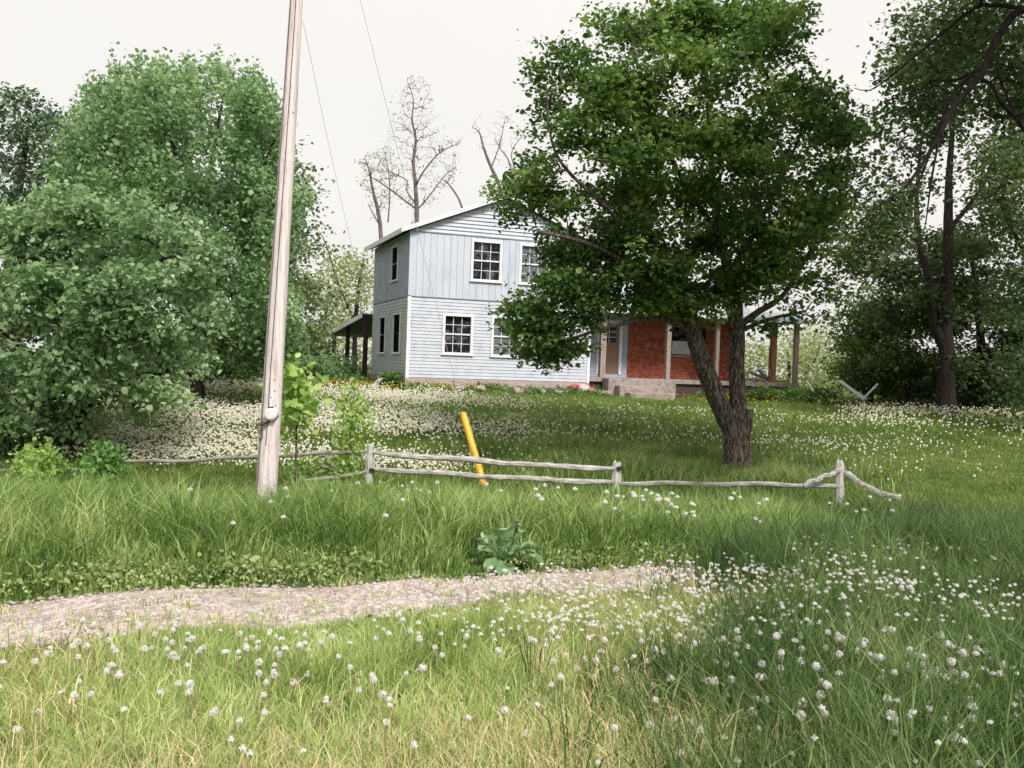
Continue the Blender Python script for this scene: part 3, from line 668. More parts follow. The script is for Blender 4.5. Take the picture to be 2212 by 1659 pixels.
# guy wire with yellow guard
ga = V(1048, 1064, 17.45); gt = V(1000, 892, 17.9)
ga.z = float(T(ga.x, ga.y))
GW = empty('guy_wire', ga, 'steel guy wire running down to a leaning bright yellow guard behind the fence', 'guy wire')
ptop = V(669, -440, 13.1)
pts = [gt+(ptop-gt)*t-ga for t in np.linspace(0, 1, 30)]
mb = MB(); mb.tube(pts, .0045, 5); mb.build('wire', M['wire'], GW)
mb = MB(); axis = gt-ga; n_ = 40; sd = Vector((1, 0, 0)); sd = (sd-axis.normalized()*sd.dot(axis.normalized())).normalized(); fn = axis.normalized().cross(sd)
vs = []; fs = []; K = 9; rg = random.Random(8)
for i in range(n_+1):
    c = axis*(i/n_); jag = .022*rg.uniform(-1, 1)
    for layer, r in enumerate((.066, .054)):
        for k in range(K):
            a = math.pi*(-.15+1.3*k/(K-1)); vs.append(c+(sd*math.cos(a)*-1+fn*math.sin(a)*(-1 if fn.y > 0 else 1))*(r+(jag if k in (0, K-1) else 0))*(1 if i < n_-2 else .9))
for i in range(n_):
    b1, b2 = i*2*K, (i+1)*2*K
    for k in range(K-1):
        fs.append((b1+k, b1+k+1, b2+k+1, b2+k)); fs.append((b1+K+k+1, b1+K+k, b2+K+k, b2+K+k+1))
    fs.append((b1, b2, b2+K, b1+K)); fs.append((b1+K-1, b1+2*K-1, b2+2*K-1, b2+K-1))
fs += [(n_*2*K+k, n_*2*K+k+1, n_*2*K+K+k+1, n_*2*K+K+k) for k in range(K-1)]
mb.add(vs, fs); mb.build('guard', M['yellow'], GW)
# service wire to the back of the house
a = V(655, 48, 12.95); b = Vector(hw(-.1, SD, ZL(1.95)))
pts = []
for t in np.linspace(0, 1, 40):
    p = a.lerp(b, float(t)); p.z -= 1.0*4*t*(1-t)*.35; pts.append(p)
mb = MB(); mb.tube(pts, .0028, 5); tag(mb.build('service_wire', M['wire'], None), 'thin grey service wire sagging from the pole to the rear of the house', 'wire')

# ------------------------------------------------------------ fence
FE = empty('split_rail_fence', V(801, 1060, 17), 'weathered two rail split wooden fence with three standing posts and a broken rail end', 'fence'); FO = FE.location.copy(); FO = Vector(FO)
def fpost(px, ptop, Y, w, seed, lean=0):
    tp = V(px, ptop, Y); bz = float(T(tp.x, tp.y)); rr = random.Random(seed); pts = []; rad = []
    for i in range(12):
        t = i/11; pts.append(Vector((tp.x+lean*(t-1)+rr.uniform(-.006, .006), tp.y, bz-.1+(tp.z-bz+.1)*t))-FO); rad.append(w*(1.08-.15*t+rr.uniform(-.03, .03)))
    mb = MB(); mb.tube(pts, rad, 7, rough=.12, seed=seed)
    # ragged split top
    for k in range(4):
        a = rr.uniform(0, 6.28); c = pts[-1]+Vector((math.cos(a)*w*.5, math.sin(a)*w*.5, -.03)); mb.tube([c, c+Vector((0, 0, .03)), c+Vector((rr.uniform(-.01, .01), 0, rr.uniform(.05, .10)))], [w*.42, w*.36, w*.10], 5)
    return mb.build('post', M['postwood'], FE)
fpost(801, 962, 17.0, .085, 1, .02); fpost(1332, 1000, 17.0, .085, 2); fpost(1814, 1000, 16.6, .085, 3, -.03); fpost(236, 985, 17.0, .08, 4)
def mortise(px, py, Y):
    c = V(px, py, Y)-FO; mb = MB(); mb.box((c.x-.05, c.y-.105, c.z-.035), (c.x+.05, c.y-.06, c.z+.035)); mb.build('mortise', M['black'], FE)
mortise(1337, 1011, 17.0); mortise(805, 1015, 17.0)
def rail(pp, Y0, Y1, r, seed, mat='railwood', n=26):
    pp = np.array(pp, float); tt = np.linspace(0, 1, n); L0 = np.linspace(0, 1, len(pp)); rr = random.Random(seed)
    xs = np.interp(tt, L0, pp[:, 0]) if len(pp) == 2 else np.interp(tt, (pp[:, 0]-pp[0, 0])/(pp[-1, 0]-pp[0, 0]), pp[:, 0]); ys = np.interp(xs, pp[:, 0], pp[:, 1]) if pp[-1, 0] > pp[0, 0] else np.interp(-xs, -pp[:, 0], pp[:, 1])
    pts = [V(x_, y_+1.6*math.sin(i*.7+seed)+rr.uniform(-.6, .6), Y0+(Y1-Y0)*t)-FO for i, (x_, y_, t) in enumerate(zip(xs, ys, tt))]
    mb = MB(); mb.tube(pts, [r*(.62+.38*min(1, 6*min(t, 1-t)+.3))*rr.uniform(.85, 1.12) for t in tt], 7, rough=.16, seed=seed); return mb.build('rail', M[mat], FE)
rail([(806, 979), (950, 989), (1080, 999), (1200, 1008), (1330, 1013)], 16.95, 16.95, .052, 11)
rail([(806, 1013), (1000, 1026), (1180, 1037), (1330, 1043)], 16.93, 16.93, .055, 12)
rail([(1336, 1044), (1500, 1046), (1700, 1047), (1818, 1052)], 16.95, 16.55, .048, 13)
rail([(1736, 1048), (1780, 1030), (1816, 1017)], 16.3, 16.55, .05, 14)
rail([(1818, 1015), (1850, 1036), (1885, 1058), (1946, 1078)], 16.6, 15.9, .048, 15)
rail([(262, 998), (420, 994), (600, 985), (800, 974)], 17.0, 17.0, .035, 16, 'raildark')
rail([(236, 1058), (450, 1058), (600, 1050), (796, 1018)], 16.95, 16.95, .035, 17, 'raildark')
rail([(-60, 1019), (100, 1017), (234, 1015)], 16.9, 17.0, .045, 18, 'raildark')
rail([(-60, 1060), (100, 1062), (234, 1060)], 16.9, 16.97, .04, 19, 'raildark')

# ------------------------------------------------------------ trees
def inpoly(px, py, poly):
    c = np.zeros(len(px), bool); j = len(poly)-1
    for i in range(len(poly)):
        xi, yi = poly[i]; xj, yj = poly[j]
        c ^= ((yi > py) != (yj > py)) & (px < (xj-xi)*(py-yi)/(yj-yi+1e-9)+xi); j = i
    return c
def edgedist(px, py, poly):
    d = np.full(len(px), 1e9); P = np.stack([px, py], -1)
    for i in range(len(poly)):
        a = np.array(poly[i], float); b = np.array(poly[(i+1) % len(poly)], float); ab = b-a
        t = np.clip(((P-a)@ab)/(ab@ab), 0, 1); d = np.minimum(d, np.linalg.norm(P-a-t[:, None]*ab, axis=1))
    return d
def sample_crown(poly, Y, depth, n, seed, hollow=.0, lobes=0, lr=.5, margin=0.0, edge=0):
    if lobes:
        C = sample_crown(poly, Y, depth, lobes, seed+999, hollow, 0, 0, margin+lr*.32); g = np.random.default_rng(seed+5)
        i = g.integers(0, lobes, n); q = g.normal(0, 1, (n, 3)); q /= np.linalg.norm(q, axis=1)[:, None]; s_ = lr*g.uniform(.6, 1.35, lobes)[i]
        q = q*(g.random(n)**.45*s_)[:, None]*np.array([1, 1, .72]); q[:, 2] = q[:, 2]*np.where(q[:, 2] < 0, .6, 1)
        return C[i]+q
    g = np.random.default_rng(seed); p = np.array(poly, float); lo, hi = p.min(0), p.max(0); P = []
    got = 0
    while got < n:
        q = g.uniform(lo, hi, (n*3, 2)); q = q[inpoly(q[:, 0], q[:, 1], poly)]; q = q[edgedist(q[:, 0], q[:, 1], poly)*Y/F > margin*g.uniform(.3, 1.2, len(q))]; q = q if not edge else q[edgedist(q[:, 0], q[:, 1], poly)*Y/F < edge]; P.append(q); got += len(q)
    P = np.concatenate(P)[:n]; e = edgedist(P[:, 0], P[:, 1], poly)*Y/F     # metres inside the edge
    hd = depth*np.sqrt(np.clip(1-(1-np.clip(e/depth, 0, 1))**2, 0, 1))
    u = g.uniform(-1, 1, n); u = np.sign(u)*np.abs(u)**(1-hollow*.6)
    return W(P[:, 0], P[:, 1], Y+u*hd)

def leaf_cloud(centers, per, sig, size, seed, aspect=.42, tilt=.6, droop=0.0, sx=1.0, strands=0):
    g = np.random.default_rng(seed); nC = len(centers)
    cnt = np.maximum(1, (per*g.uniform(.5, 1.5, nC)).astype(int)); idx = np.repeat(np.arange(nC), cnt); n = len(idx)
    off = np.clip(g.normal(0, 1, (n, 3)), -1.9, 1.9)*np.array(sig)
    ax = g.uniform(0, 6.28, nC)      # every clump is a flattened spray with its own direction
    el = g.uniform(.7, 1.7, nC)[idx]; c, s_ = np.cos(ax)[idx], np.sin(ax)[idx]
    ox = off[:, 0]*el; oy = off[:, 1]/el
    off = np.stack([ox*c-oy*s_, ox*s_+oy*c, off[:, 2] - droop*np.hypot(off[:, 0], off[:, 1])], -1)
    p = centers[idx]+off
    a = g.uniform(0, 6.28, n); d = np.stack([np.cos(a), np.sin(a), g.normal(-.25, tilt, n)], -1); d /= np.linalg.norm(d, axis=1)[:, None]
    nr = np.stack([g.normal(0, tilt, n), g.normal(0, tilt, n), np.ones(n)], -1); w = np.cross(d, nr); w /= np.linalg.norm(w, axis=1)[:, None]
    up = np.cross(w, d)
    L_ = size*g.triangular(.35, .9, 1.55, n)[:, None]
    A_ = L_*aspect*.86*g.uniform(.75, 1.2, n)[:, None]; fo = L_*g.uniform(.0, .16, n)[:, None]; cu = L_*g.uniform(.0, .22, n)[:, None]
    v = np.empty((n, 6, 3)); v[:, 0] = p; v[:, 1] = p+d*L_*.28+w*A_+up*fo; v[:, 2] = p+d*L_*.66+w*A_*.84+up*(fo-cu*.4); v[:, 3] = p+d*L_-up*cu; v[:, 4] = p+d*L_*.66-w*A_*.84+up*(fo-cu*.4); v[:, 5] = p+d*L_*.28-w*A_+up*fo
    b = (np.arange(n)*6)[:, None, None]; f = (np.array([[0, 1, 5], [1, 2, 5], [2, 4, 5], [2, 3, 4]])[None]+b).reshape(-1, 3)
    cl = g.random(nC)[idx]*.55+g.random(n)*.45
    return v.reshape(-1, 3), f, np.repeat(cl, 4)

def grow(limbs, att, seed, tip=.006, expo=.5, wig=.12, pen=.8, steps=3):
    """limbs: list of lists of (Vector, radius). returns list of (p,q,rp,rq) edges beyond the limbs"""
    g = np.random.default_rng(seed); pos = []; par = []; fix = []
    for lb in limbs:
        prev = -1
        for k, (p, r) in enumerate(lb):
            if k == 0 and pos:
                dd = [ (Vector(q)-p).length for q in pos]; j = int(np.argmin(dd)); prev = j
            pos.append(np.array(p)); par.append(prev); fix.append(r); prev = len(pos)-1
    nfix = len(pos); N = nfix+len(att)*steps+5
    A = np.zeros((N, 3)); A[:nfix] = np.array(pos); par = par+[0]*(N-nfix); cnt = nfix; cost0 = np.zeros(N)
    d0 = np.min(np.linalg.norm(att[:, None]-A[None, :nfix], axis=2), axis=1); order = np.argsort(d0)
    dep = np.zeros(N)
    for a in order:
        p = att[a]; v = p-A[:cnt]; d = np.linalg.norm(v, axis=1); c = d+pen*np.maximum(0, -v[:, 2])+.02*dep[:cnt]
        j = int(np.argmin(c)); q = A[j]; L_ = d[j]; last = j
        for k in range(1, steps+1):
            t = k/steps; w_ = g.normal(0, wig*L_*(.35 if k < steps else 0), 3) if k < steps else 0
            z = q+(p-q)*t + w_ + np.array([0, 0, .10*L_*math.sin(math.pi*t)])
            A[cnt] = z; par[cnt] = last; dep[cnt] = dep[last]+1; last = cnt; cnt += 1
    A = A[:cnt]; par = np.array(par[:cnt]); c = np.ones(cnt)*0
    hasch = np.zeros(cnt, bool); hasch[par[par >= 0]] = True; c[~hasch] = 1
    for i in range(cnt-1, nfix-1, -1):
        if par[i] >= 0: c[par[i]] += c[i]
    rad = tip*np.maximum(c, 1)**expo
    for i in range(nfix): rad[i] = fix[i]
    for i in range(nfix, cnt): rad[i] = min(rad[i], rad[par[i]]*.85)
    return A, par, rad, nfix
def branch_mesh(mb, A, par, rad, nfix, off):
    for i in range(nfix, len(A)):
        j = par[i]; p, q = Vector(A[j])-off, Vector(A[i])-off
        if (q-p).length < 1e-4: continue
        r0 = rad[j] if j >= nfix else min(rad[j], rad[i]*1.3)
        mb.tube([p, q], [max(r0*.95, rad[i]) if j >= nfix else r0, rad[i]], 5 if rad[i] > .02 else 3, cap=False)
def limb(pts, Y):   # pts: (px,py,dY,radius_m); smoothed
    P = [(V(a, b, Y+c), r) for a, b, c, r in pts]; out = []
    for i in range(len(P)-1):
        p0 = P[max(i-1, 0)][0]; p1, r1 = P[i]; p2, r2 = P[i+1]; p3 = P[min(i+2, len(P)-1)][0]
        n = max(2, int((p2-p1).length/.22))
        for k in range(n):
            t = k/n; q = .5*((2*p1)+(p2-p0)*t+(2*p0-5*p1+4*p2-p3)*t*t+(3*p1-p0-3*p2+p3)*t**3); out.append((q, r1+(r2-r1)*t))
    out.append(P[-1]); return out
def tree(name, label, cat, Y, limbs, crowns, leafmat, barkmat, seed, group=None, tip=.006, expo=.5, rough=.1, wig=.12, sides=10, ground=True):
    """crowns: list of dict(poly, Y, depth, n, per, sig, size, ...)"""
    LB = [limb(l, Y) for l in limbs]; base = LB[0][0][0].copy()
    if ground: base.z = float(T(base.x, base.y)); LB[0].insert(0, (Vector((base.x, base.y, base.z-.1)), LB[0][0][1]*1.12))
    e = empty(name, base, label, cat, group)
    C = [sample_crown(c['poly'], c.get('Y', Y), c['depth'], c['n'], seed*10+i, c.get('hollow', .3), c.get('lobes', 0), c.get('lr', .5), c.get('margin', .15), c.get('edge', 0)) for i, c in enumerate(crowns)]
    att = np.concatenate(C)
    A, par, rad, nf = grow(LB, att, seed, tip, expo, wig)
    mb = MB()
    for i, lb in enumerate(LB): mb.tube([p-base for p, r in lb], [r for p, r in lb], sides, rough=rough, seed=seed+i)
    branch_mesh(mb, A, par, rad, nf, base); mb.build('trunk', barkmat, e, smooth=True)
    if leafmat is not None:
        vs, fs, rs = [], [], []; k = 0
        for i, (c, q) in enumerate(zip(crowns, C)):
            v, f, r = leaf_cloud(q, c['per'], c['sig'], c['size'], seed*7+i, c.get('aspect', .40), c.get('tilt', .6), c.get('droop', 0))
            vs.append(v-np.array(base)); fs.append(f+k); rs.append(r); k += len(v)
        np_mesh('crown', np.concatenate(vs), np.concatenate(fs), leafmat, parent=e, rnd=np.concatenate(rs))
    return e

# main tree
P_main = [(1345,20),(1420,8),(1510,2),(1690,5),(1740,35),(1755,95),(1722,120),(1765,160),(1790,215),(1850,220),(1850,290),(1880,330),(1845,385),(1850,440),(1815,480),(1840,560),(1800,600),(1825,650),(1770,700),(1700,690),(1650,720),(1620,640),(1560,700),(1500,720),(1480,700),(1400,690),(1330,670),(1290,660),(1265,720),(1240,770),(1190,800),(1120,775),(1085,720),(1085,650),(1110,600),(1225,605),(1200,550),(1110,510),(1062,460),(1090,410),(1112,330),(1108,280),(1150,250),(1180,225),(1150,180),(1165,110),(1200,70),(1232,110),(1262,80),(1290,30)]
P_main = [(x_+26 if x_ < 1140 else x_, y_) for x_, y_ in P_main]
limbs = [
 [(1594,1014,0,.36),(1593,990,0,.30),(1590,955,0,.265),(1588,915,0,.25),(1582,880,0,.19)],
 [(1588,945,0,.16),(1568,905,-.04,.195),(1545,850,-.1,.19),(1520,790,-.15,.18),(1503,740,-.2,.17),(1490,690,-.3,.15),(1470,630,-.5,.105),(1430,560,-.8,.08),(1380,470,-1,.06),(1330,380,-1.1,.04)],
 [(1597,930,.0,.19),(1593,860,.02,.165),(1590,790,.05,.16),(1592,720,.1,.155),(1580,650,.1,.14),(1572,590,.1,.10),(1556,510,.0,.085),(1540,400,-.1,.07),(1530,250,0,.05),(1525,120,.1,.035),(1520,30,.1,.02)],
 [(1603,985,-.02,.13),(1611,940,-.06,.10),(1616,910,-.08,.092),(1617,884,-.08,.085)],
 [(1592,720,.1,.10),(1596,680,-.05,.09),(1595,650,-.08,.075),(1596,640,-.08,.05)],
 [(1594,705,.1,.075),(1640,672,.3,.065),(1690,640,.5,.05),(1740,560,.9,.038),(1780,480,1.2,.025)],
 [(1598,715,.1,.05),(1660,690,.6,.04),(1740,672,1.2,.028)],
 [(1503,730,-.2,.07),(1440,690,-.6,.055),(1340,700,-1.2,.04),(1240,730,-1.6,.025)],
 [(1490,690,-.3,.08),(1400,600,-1,.06),(1280,530,-1.6,.045),(1160,500,-2,.03)],
 [(1572,600,.1,.07),(1640,480,.6,.055),(1700,360,.9,.04),(1740,260,1,.025)],
 [(1556,510,0,.06),(1470,380,-.6,.045),(1400,230,-.8,.03),(1370,100,-.8,.02)],
 [(1430,560,-.8,.05),(1300,440,-1.4,.04),(1200,330,-1.6,.025),(1180,180,-1.5,.015)],
]
P_main_low = [(1104,655),(1150,600),(1230,570),(1330,600),(1320,680),(1262,700),(1235,765),(1195,795),(1165,770),(1130,782),(1120,735),(1098,715)]
tree('dark_tree', 'large dark green tree with forked trunk and cut stub, before the porch', 'tree', 19.0, limbs,
     [dict(poly=P_main, depth=3.0, n=640, per=96, sig=(.20,.20,.09), size=.108, hollow=.5, lobes=112, lr=.55, margin=.03), dict(poly=P_main_low, Y=17.8, depth=1.1, n=84, per=58, sig=(.21,.19,.065), size=.108, margin=.06),
      dict(poly=P_main, depth=1.2, n=170, per=24, sig=(.24,.14,.07), size=.10, edge=.22, margin=0), dict(poly=P_main, depth=3.2, n=560, per=34, sig=(.22,.22,.085), size=.108, margin=.0)],
     M['l_main'], M['bark'], 1, rough=.10, sides=18)

# near broadleaf tree at left
P_l1 = [(-260,480),(-60,430),(40,470),(110,400),(200,430),(330,440),(420,470),(470,540),(455,620),(480,690),(440,730),(455,790),(400,800),(380,850),(330,870),(285,900),(240,850),(205,880),(215,945),(150,960),(110,930),(60,960),(0,930),(-120,980),(-280,900)]
limbs = [[(168,1000,0,.22),(160,950,0,.18),(165,880,0,.16),(150,780,.1,.13),(120,650,.3,.10),(90,540,.4,.06)],
         [(165,880,0,.11),(220,780,-.2,.09),(290,660,-.5,.06),(350,560,-.6,.035)], [(160,860,0,.09),(60,760,-.3,.07),(-60,650,-.5,.05)], [(165,900,0,.08),(260,840,-.5,.05),(370,800,-.9,.03)], [(150,780,.1,.08),(200,640,.6,.06),(240,520,.9,.04)]]
tree('broadleaf_tree', 'leafy grey green tree hanging low over the fence at the left edge', 'tree', 16.8+1.8, limbs,
     [dict(poly=P_l1, depth=2.6, n=640, per=62, sig=(.15,.15,.12), size=.118, hollow=.7, droop=.5, tilt=.8, lobes=100, lr=.6, margin=.0), dict(poly=P_l1, depth=1.4, n=120, per=22, sig=(.10,.10,.18), size=.12, tilt=1.0, edge=.22, margin=0, droop=.3), dict(poly=P_l1, depth=2.6, n=420, per=40, sig=(.16,.16,.11), size=.118, hollow=.6, droop=.5, tilt=.8, margin=.0), dict(poly=[(-150,860),(30,860),(60,950),(40,1010),(-160,1010)], depth=.8, n=60, per=60, sig=(.2,.2,.2), size=.11, droop=.3)],
     M['l_left'], M['darkbark'], 2)
# tall tree behind
P_l2 = [(120,330),(150,260),(200,200),(238,190),(243,120),(262,170),(300,140),(330,150),(368,140),(400,160),(408,125),(430,150),(470,120),(500,150),(540,150),(570,185),(600,200),(612,240),(616,330),(622,400),(628,440),(625,490),(630,560),(625,600),(640,640),(630,720),(600,760),(520,790),(450,760),(400,640),(300,560),(180,560),(110,450)]
limbs = [[(425,850,0,.24),(420,780,0,.2),(410,680,0,.18),(400,560,0,.15),(385,420,0,.11),(370,280,0,.06),(365,190,0,.03)],
         [(410,700,0,.12),(470,560,.2,.10),(540,430,.3,.07),(590,310,.4,.04)], [(405,640,0,.11),(330,500,-.3,.09),(270,380,-.4,.06),(240,230,-.4,.03)], [(400,560,0,.08),(450,380,-.3,.06),(480,220,-.3,.03)], [(410,680,0,.08),(530,620,.2,.06),(640,560,.4,.03)]]
tree('tall_tree', 'tall rounded green tree behind the left broadleaf tree, reaching highest at left', 'tree', 25.0, limbs,
     [dict(poly=P_l2, depth=3.6, n=820, per=60, sig=(.17,.17,.24), size=.12, hollow=.6, tilt=.9, lobes=120, lr=.62, margin=.0), dict(poly=P_l2, depth=1.6, n=150, per=26, sig=(.05,.05,.26), size=.11, tilt=1.1, edge=.22, margin=0), dict(poly=P_l2, depth=3.6, n=520, per=40, sig=(.12,.12,.22), size=.13, hollow=.6, tilt=.9, margin=0), dict(poly=[(400,680),(520,700),(640,720),(600,800),(520,830),(450,800)], depth=1.5, n=60, per=60, sig=(.35,.35,.2), size=.12)],
     M['l_left2'], M['darkbark'], 3)
P_l3 = [(-250,260),(-100,210),(0,200),(30,190),(70,205),(110,240),(170,300),(200,420),(140,500),(0,520),(-250,560)]
tree('dark_edge_tree', 'dark blue green tree at the far left edge, behind the broadleaf tree', 'tree', 27.0,
     [[(20,850,0,.22),(20,640,0,.18),(30,480,0,.14),(50,360,0,.09),(60,270,0,.04)], [(20,560,0,.12),(-60,420,0,.08),(-120,320,0,.04)], [(30,480,0,.08),(100,400,0,.05),(140,340,0,.03)]],
     [dict(poly=P_l3, depth=2.8, n=300, per=48, sig=(.25,.25,.15), size=.13, margin=0)], M['l_dark'], M['darkbark'], 4)
# tree just right of pole
P_l5 = [(560,260),(600,210),(625,300),(650,340),(690,380),(670,400),(710,430),(660,450),(700,480),(690,520),(720,545),(660,570),(690,600),(740,640),(700,700),(640,760),(560,780)]
tree('layered_tree', 'thin layered green tree right behind the utility pole', 'tree', 34.0,
     [[(600,800,0,.2),(602,650,0,.17),(605,500,0,.12),(608,380,0,.07),(610,280,0,.03)]],
     [dict(poly=P_l5, depth=2.6, n=170, per=34, sig=(.42,.42,.07), size=.15, margin=.3)], M['l_back'], M['darkbark'], 5)
# hedge bushes at the back left
for i, (poly, Y, mt, lab) in enumerate([
    ([(600,650),(640,570),(685,600),(700,660),(690,740),(720,800),(700,820),(600,820)], 40, 'l_back', 'dense olive bush behind the two bright saplings'),
    ([(440,720),(560,700),(620,730),(640,810),(440,820)], 37, 'l_back', 'low olive bush left of the utility pole'),
    ([(640,800),(690,770),(740,785),(800,808),(860,812),(860,850),(640,850)], 37, 'l_left2', 'low green bush under the carport roof'),
    ([(255,760),(360,720),(460,760),(470,830),(255,850)], 31, 'l_dark', 'dark low bush under the tall left tree'),
    ([(-60,820),(60,780),(140,800),(150,900),(-60,930)], 24, 'l_dark', 'dark bush at the far left edge under the broadleaf tree'),
    ([(1900,820),(1960,770),(2040,780),(2050,890),(1950,880)], 37, 'l_right', 'dark bush left of the two dark stems'),
    ([(2060,810),(2130,770),(2230,780),(2300,900),(2060,895)], 36, 'l_right', 'dark bush at the right edge behind the dark stems')]):
    c = np.mean(poly, 0)
    tree('background_bush', lab, 'bush', Y, [[(c[0], max(p[1] for p in poly)-6, 0, .07), (c[0]+3, c[1]+20, 0, .05), (c[0], c[1], 0, .03)]],
         [dict(poly=poly, depth=1.8, n=110, per=75, sig=(.28,.28,.22), size=.14, lobes=26, lr=.55)], M[mt], M['darkbark'], 20+i, 'bushes behind the lawn')
# airy trees left of the house
P_l6 = [(690,560),(720,545),(760,540),(800,550),(808,640),(790,700),(740,720),(700,700),(680,640)]
tree('airy_tree', 'airy yellowish tree in the gap left of the house', 'tree', 46.0,
     [[(765,800,0,.14),(768,700,0,.12),(775,620,0,.09),(785,560,0,.04)], [(768,700,0,.07),(730,610,.2,.05),(705,530,0,.03),(690,500,0,.015)], [(700,820,0,.08),(702,700,0,.06),(715,620,0,.03)]],
     [dict(poly=P_l6, depth=2.5, n=110, per=26, sig=(.5,.5,.3), size=.17)], M['l_far'], M['darkbark'], 8)
for i, (poly, Y, lab) in enumerate([([(640,700),(700,680),(800,690),(900,700),(900,820),(640,820)], 70, 'far pale green bush seen through the carport'),
    ([(200,700),(420,690),(640,700),(640,810),(200,820)], 75, 'far pale green bush seen under the left trees'),
    ([(1560,740),(1640,735),(1700,760),(1760,730),(1830,770),(1850,860),(1560,860)], 62, 'far yellow green bush behind the right porch posts'),
    ([(1700,720),(1790,700),(1850,760),(1840,850),(1700,850)], 75, 'far yellow green bush right of the porch end')]):
    c = np.mean(poly, 0)
    tree('distant_bush', lab, 'bush', Y, [[(c[0], max(p[1] for p in poly)-10, 0, .16), (c[0]+5, c[1]+15, 0, .12), (c[0], c[1]-20, 0, .06)], [(c[0]+40, c[1]+30, 1, .1), (c[0]+60, c[1], 1, .08), (c[0]+70, c[1]-30, 1, .04)]],
         [dict(poly=poly, depth=4, n=150, per=28, sig=(.75,.75,.45), size=.26)], M['l_far'], M['darkbark'], 40+i, 'distant bushes along the horizon')

# bare trees behind the house
def bare(name, label, Y, limbs, twigs, seed, tip, leafmat=None, per=5):
    return tree(name, label, 'tree', Y, [[(a, b, c, r*(.5 if i else .72)) for a, b, c, r in l] for i, l in enumerate(limbs)], [dict(poly=p, depth=d, n=n, per=per, sig=(.16,.16,.1), size=.11, margin=0) for p, d, n in twigs], leafmat, M['barebark'], seed, 'bare trees behind the house', tip=tip, expo=.45, wig=.22, sides=7)
bare('bare_tree', 'tallest bare tree, straight trunk rising above the white eave', 52.0,
     [[(895,800,0,.30),(897,600,0,.24),(900,470,0,.19),(897,400,0,.15),(893,350,0,.125),(898,300,0,.10),(890,260,0,.07),(893,215,0,.04),(880,175,0,.02)],
      [(897,440,0,.10),(878,410,0,.08),(880,390,0,.07),(850,375,0,.06),(830,360,.3,.04)], [(897,450,0,.11),(870,430,0,.09),(830,400,0,.07),(790,375,0,.04)], [(899,400,0,.12),(915,370,0,.10),(950,330,0,.07),(990,310,0,.04)], [(900,455,0,.09),(930,420,0,.07),(960,380,0,.05),(985,360,0,.03)], [(893,290,0,.05),(870,270,0,.03),(850,262,0,.02)]],
     [([(800,360),(830,290),(860,200),(890,160),(930,170),(940,230),(950,300),(1000,300),(980,400),(930,450),(860,440)], 2.6, 700)], 61, .010, M['l_far'], 1)
bare('bare_tree', 'thin bare tree left of the tallest one, behind the roof eave', 50.0,
     [[(822,800,0,.2),(824,600,0,.18),(822,500,0,.15),(815,450,0,.13),(805,410,0,.10),(798,370,0,.07),(790,345,0,.03)], [(822,490,0,.08),(805,460,0,.06),(795,440,0,.03)], [(838,480,1,.09),(842,420,1,.07),(838,360,1,.05),(830,330,1,.02)]],
     [([(770,350),(800,320),(850,320),(850,430),(810,480),(790,430)], 2, 260)], 62, .009, M['l_far'], 2)
bare('bare_tree', 'forked bare tree at the left side of the dark crown', 50.0,
     [[(1100,800,0,.3),(1100,600,0,.28),(1085,460,0,.2),(1078,400,0,.15),(1060,360,0,.12),(1045,320,0,.09),(1035,285,0,.05),(1020,275,0,.02)], [(1062,360,0,.08),(1080,310,0,.06),(1090,260,0,.03)], [(1085,460,0,.12),(1105,400,0,.10),(1100,350,0,.08),(1080,320,.2,.05),(1070,300,0,.03)], [(1105,430,0,.10),(1112,370,0,.08),(1105,330,0,.05),(1130,290,0,.03)]],
     [([(1010,260),(1060,240),(1110,240),(1120,330),(1090,360),(1040,350)], 1.2, 70)], 63, .010)
bare('bare_tree', 'short bare forked branch tree just above the roof slope', 50.0,
     [[(1010,700,0,.12),(1005,500,0,.09),(995,440,0,.075),(975,405,0,.06),(963,392,0,.05),(955,388,0,.02)], [(966,395,0,.04),(975,380,0,.03),(978,370,0,.015)]],
     [([(945,350),(985,350),(990,400),(950,400)], .8, 8)], 64, .010)

# right side group
P_r1 = [(1920,60),(1960,20),(2010,-40),(2300,-60),(2320,500),(2230,560),(2160,480),(2110,520),(2100,380),(2060,330),(2010,300),(1930,300),(1940,200),(1905,120)]
tree('shady_tree', 'tall dark tree with two dark stems rising at the right', 'tree', 30.0,
     [[(2045,895,0,.36),(2043,840,0,.28),(2045,760,0,.25),(2040,700,0,.22),(2045,600,0,.19),(2048,480,0,.15),(2050,380,0,.11),(2060,250,0,.06)],
      [(2043,760,0,.19),(2015,690,-.2,.16),(2005,600,-.3,.14),(1985,520,-.5,.11),(1980,430,-.6,.07),(1990,300,-.6,.04)], [(2048,500,0,.09),(2110,420,.5,.06),(2170,330,.6,.04)]],
     [dict(poly=P_r1, depth=3.2, n=330, per=38, sig=(.36,.36,.15), size=.15, hollow=.3, lobes=90, lr=.8, margin=0), dict(poly=P_r1, depth=3.2, n=150, per=26, sig=(.36,.36,.13), size=.14, margin=0)], M['l_right'], M['darkbark'], 6)
P_r2 = [(1900,560),(1960,500),(2030,480),(2110,490),(2190,560),(2260,600),(2300,900),(2150,900),(2050,885),(1960,870),(1900,850),(1860,780),(1880,650)]
tree('evergreen_mass', 'dense dark green spreading tree under the tall shady one', 'tree', 32.5,
     [[(2120,880,0,.2),(2120,760,0,.16),(2110,640,0,.1),(2100,560,0,.05)], [(1960,860,0,.12),(1962,740,0,.08),(1965,620,0,.04)]],
     [dict(poly=P_r2, depth=2.6, n=430, per=75, sig=(.34,.34,.15), size=.15, hollow=.3, lobes=80, lr=.7, margin=0), dict(poly=P_r2, depth=2.6, n=150, per=40, sig=(.34,.34,.15), size=.15, margin=0)], M['l_right'], M['darkbark'], 7)
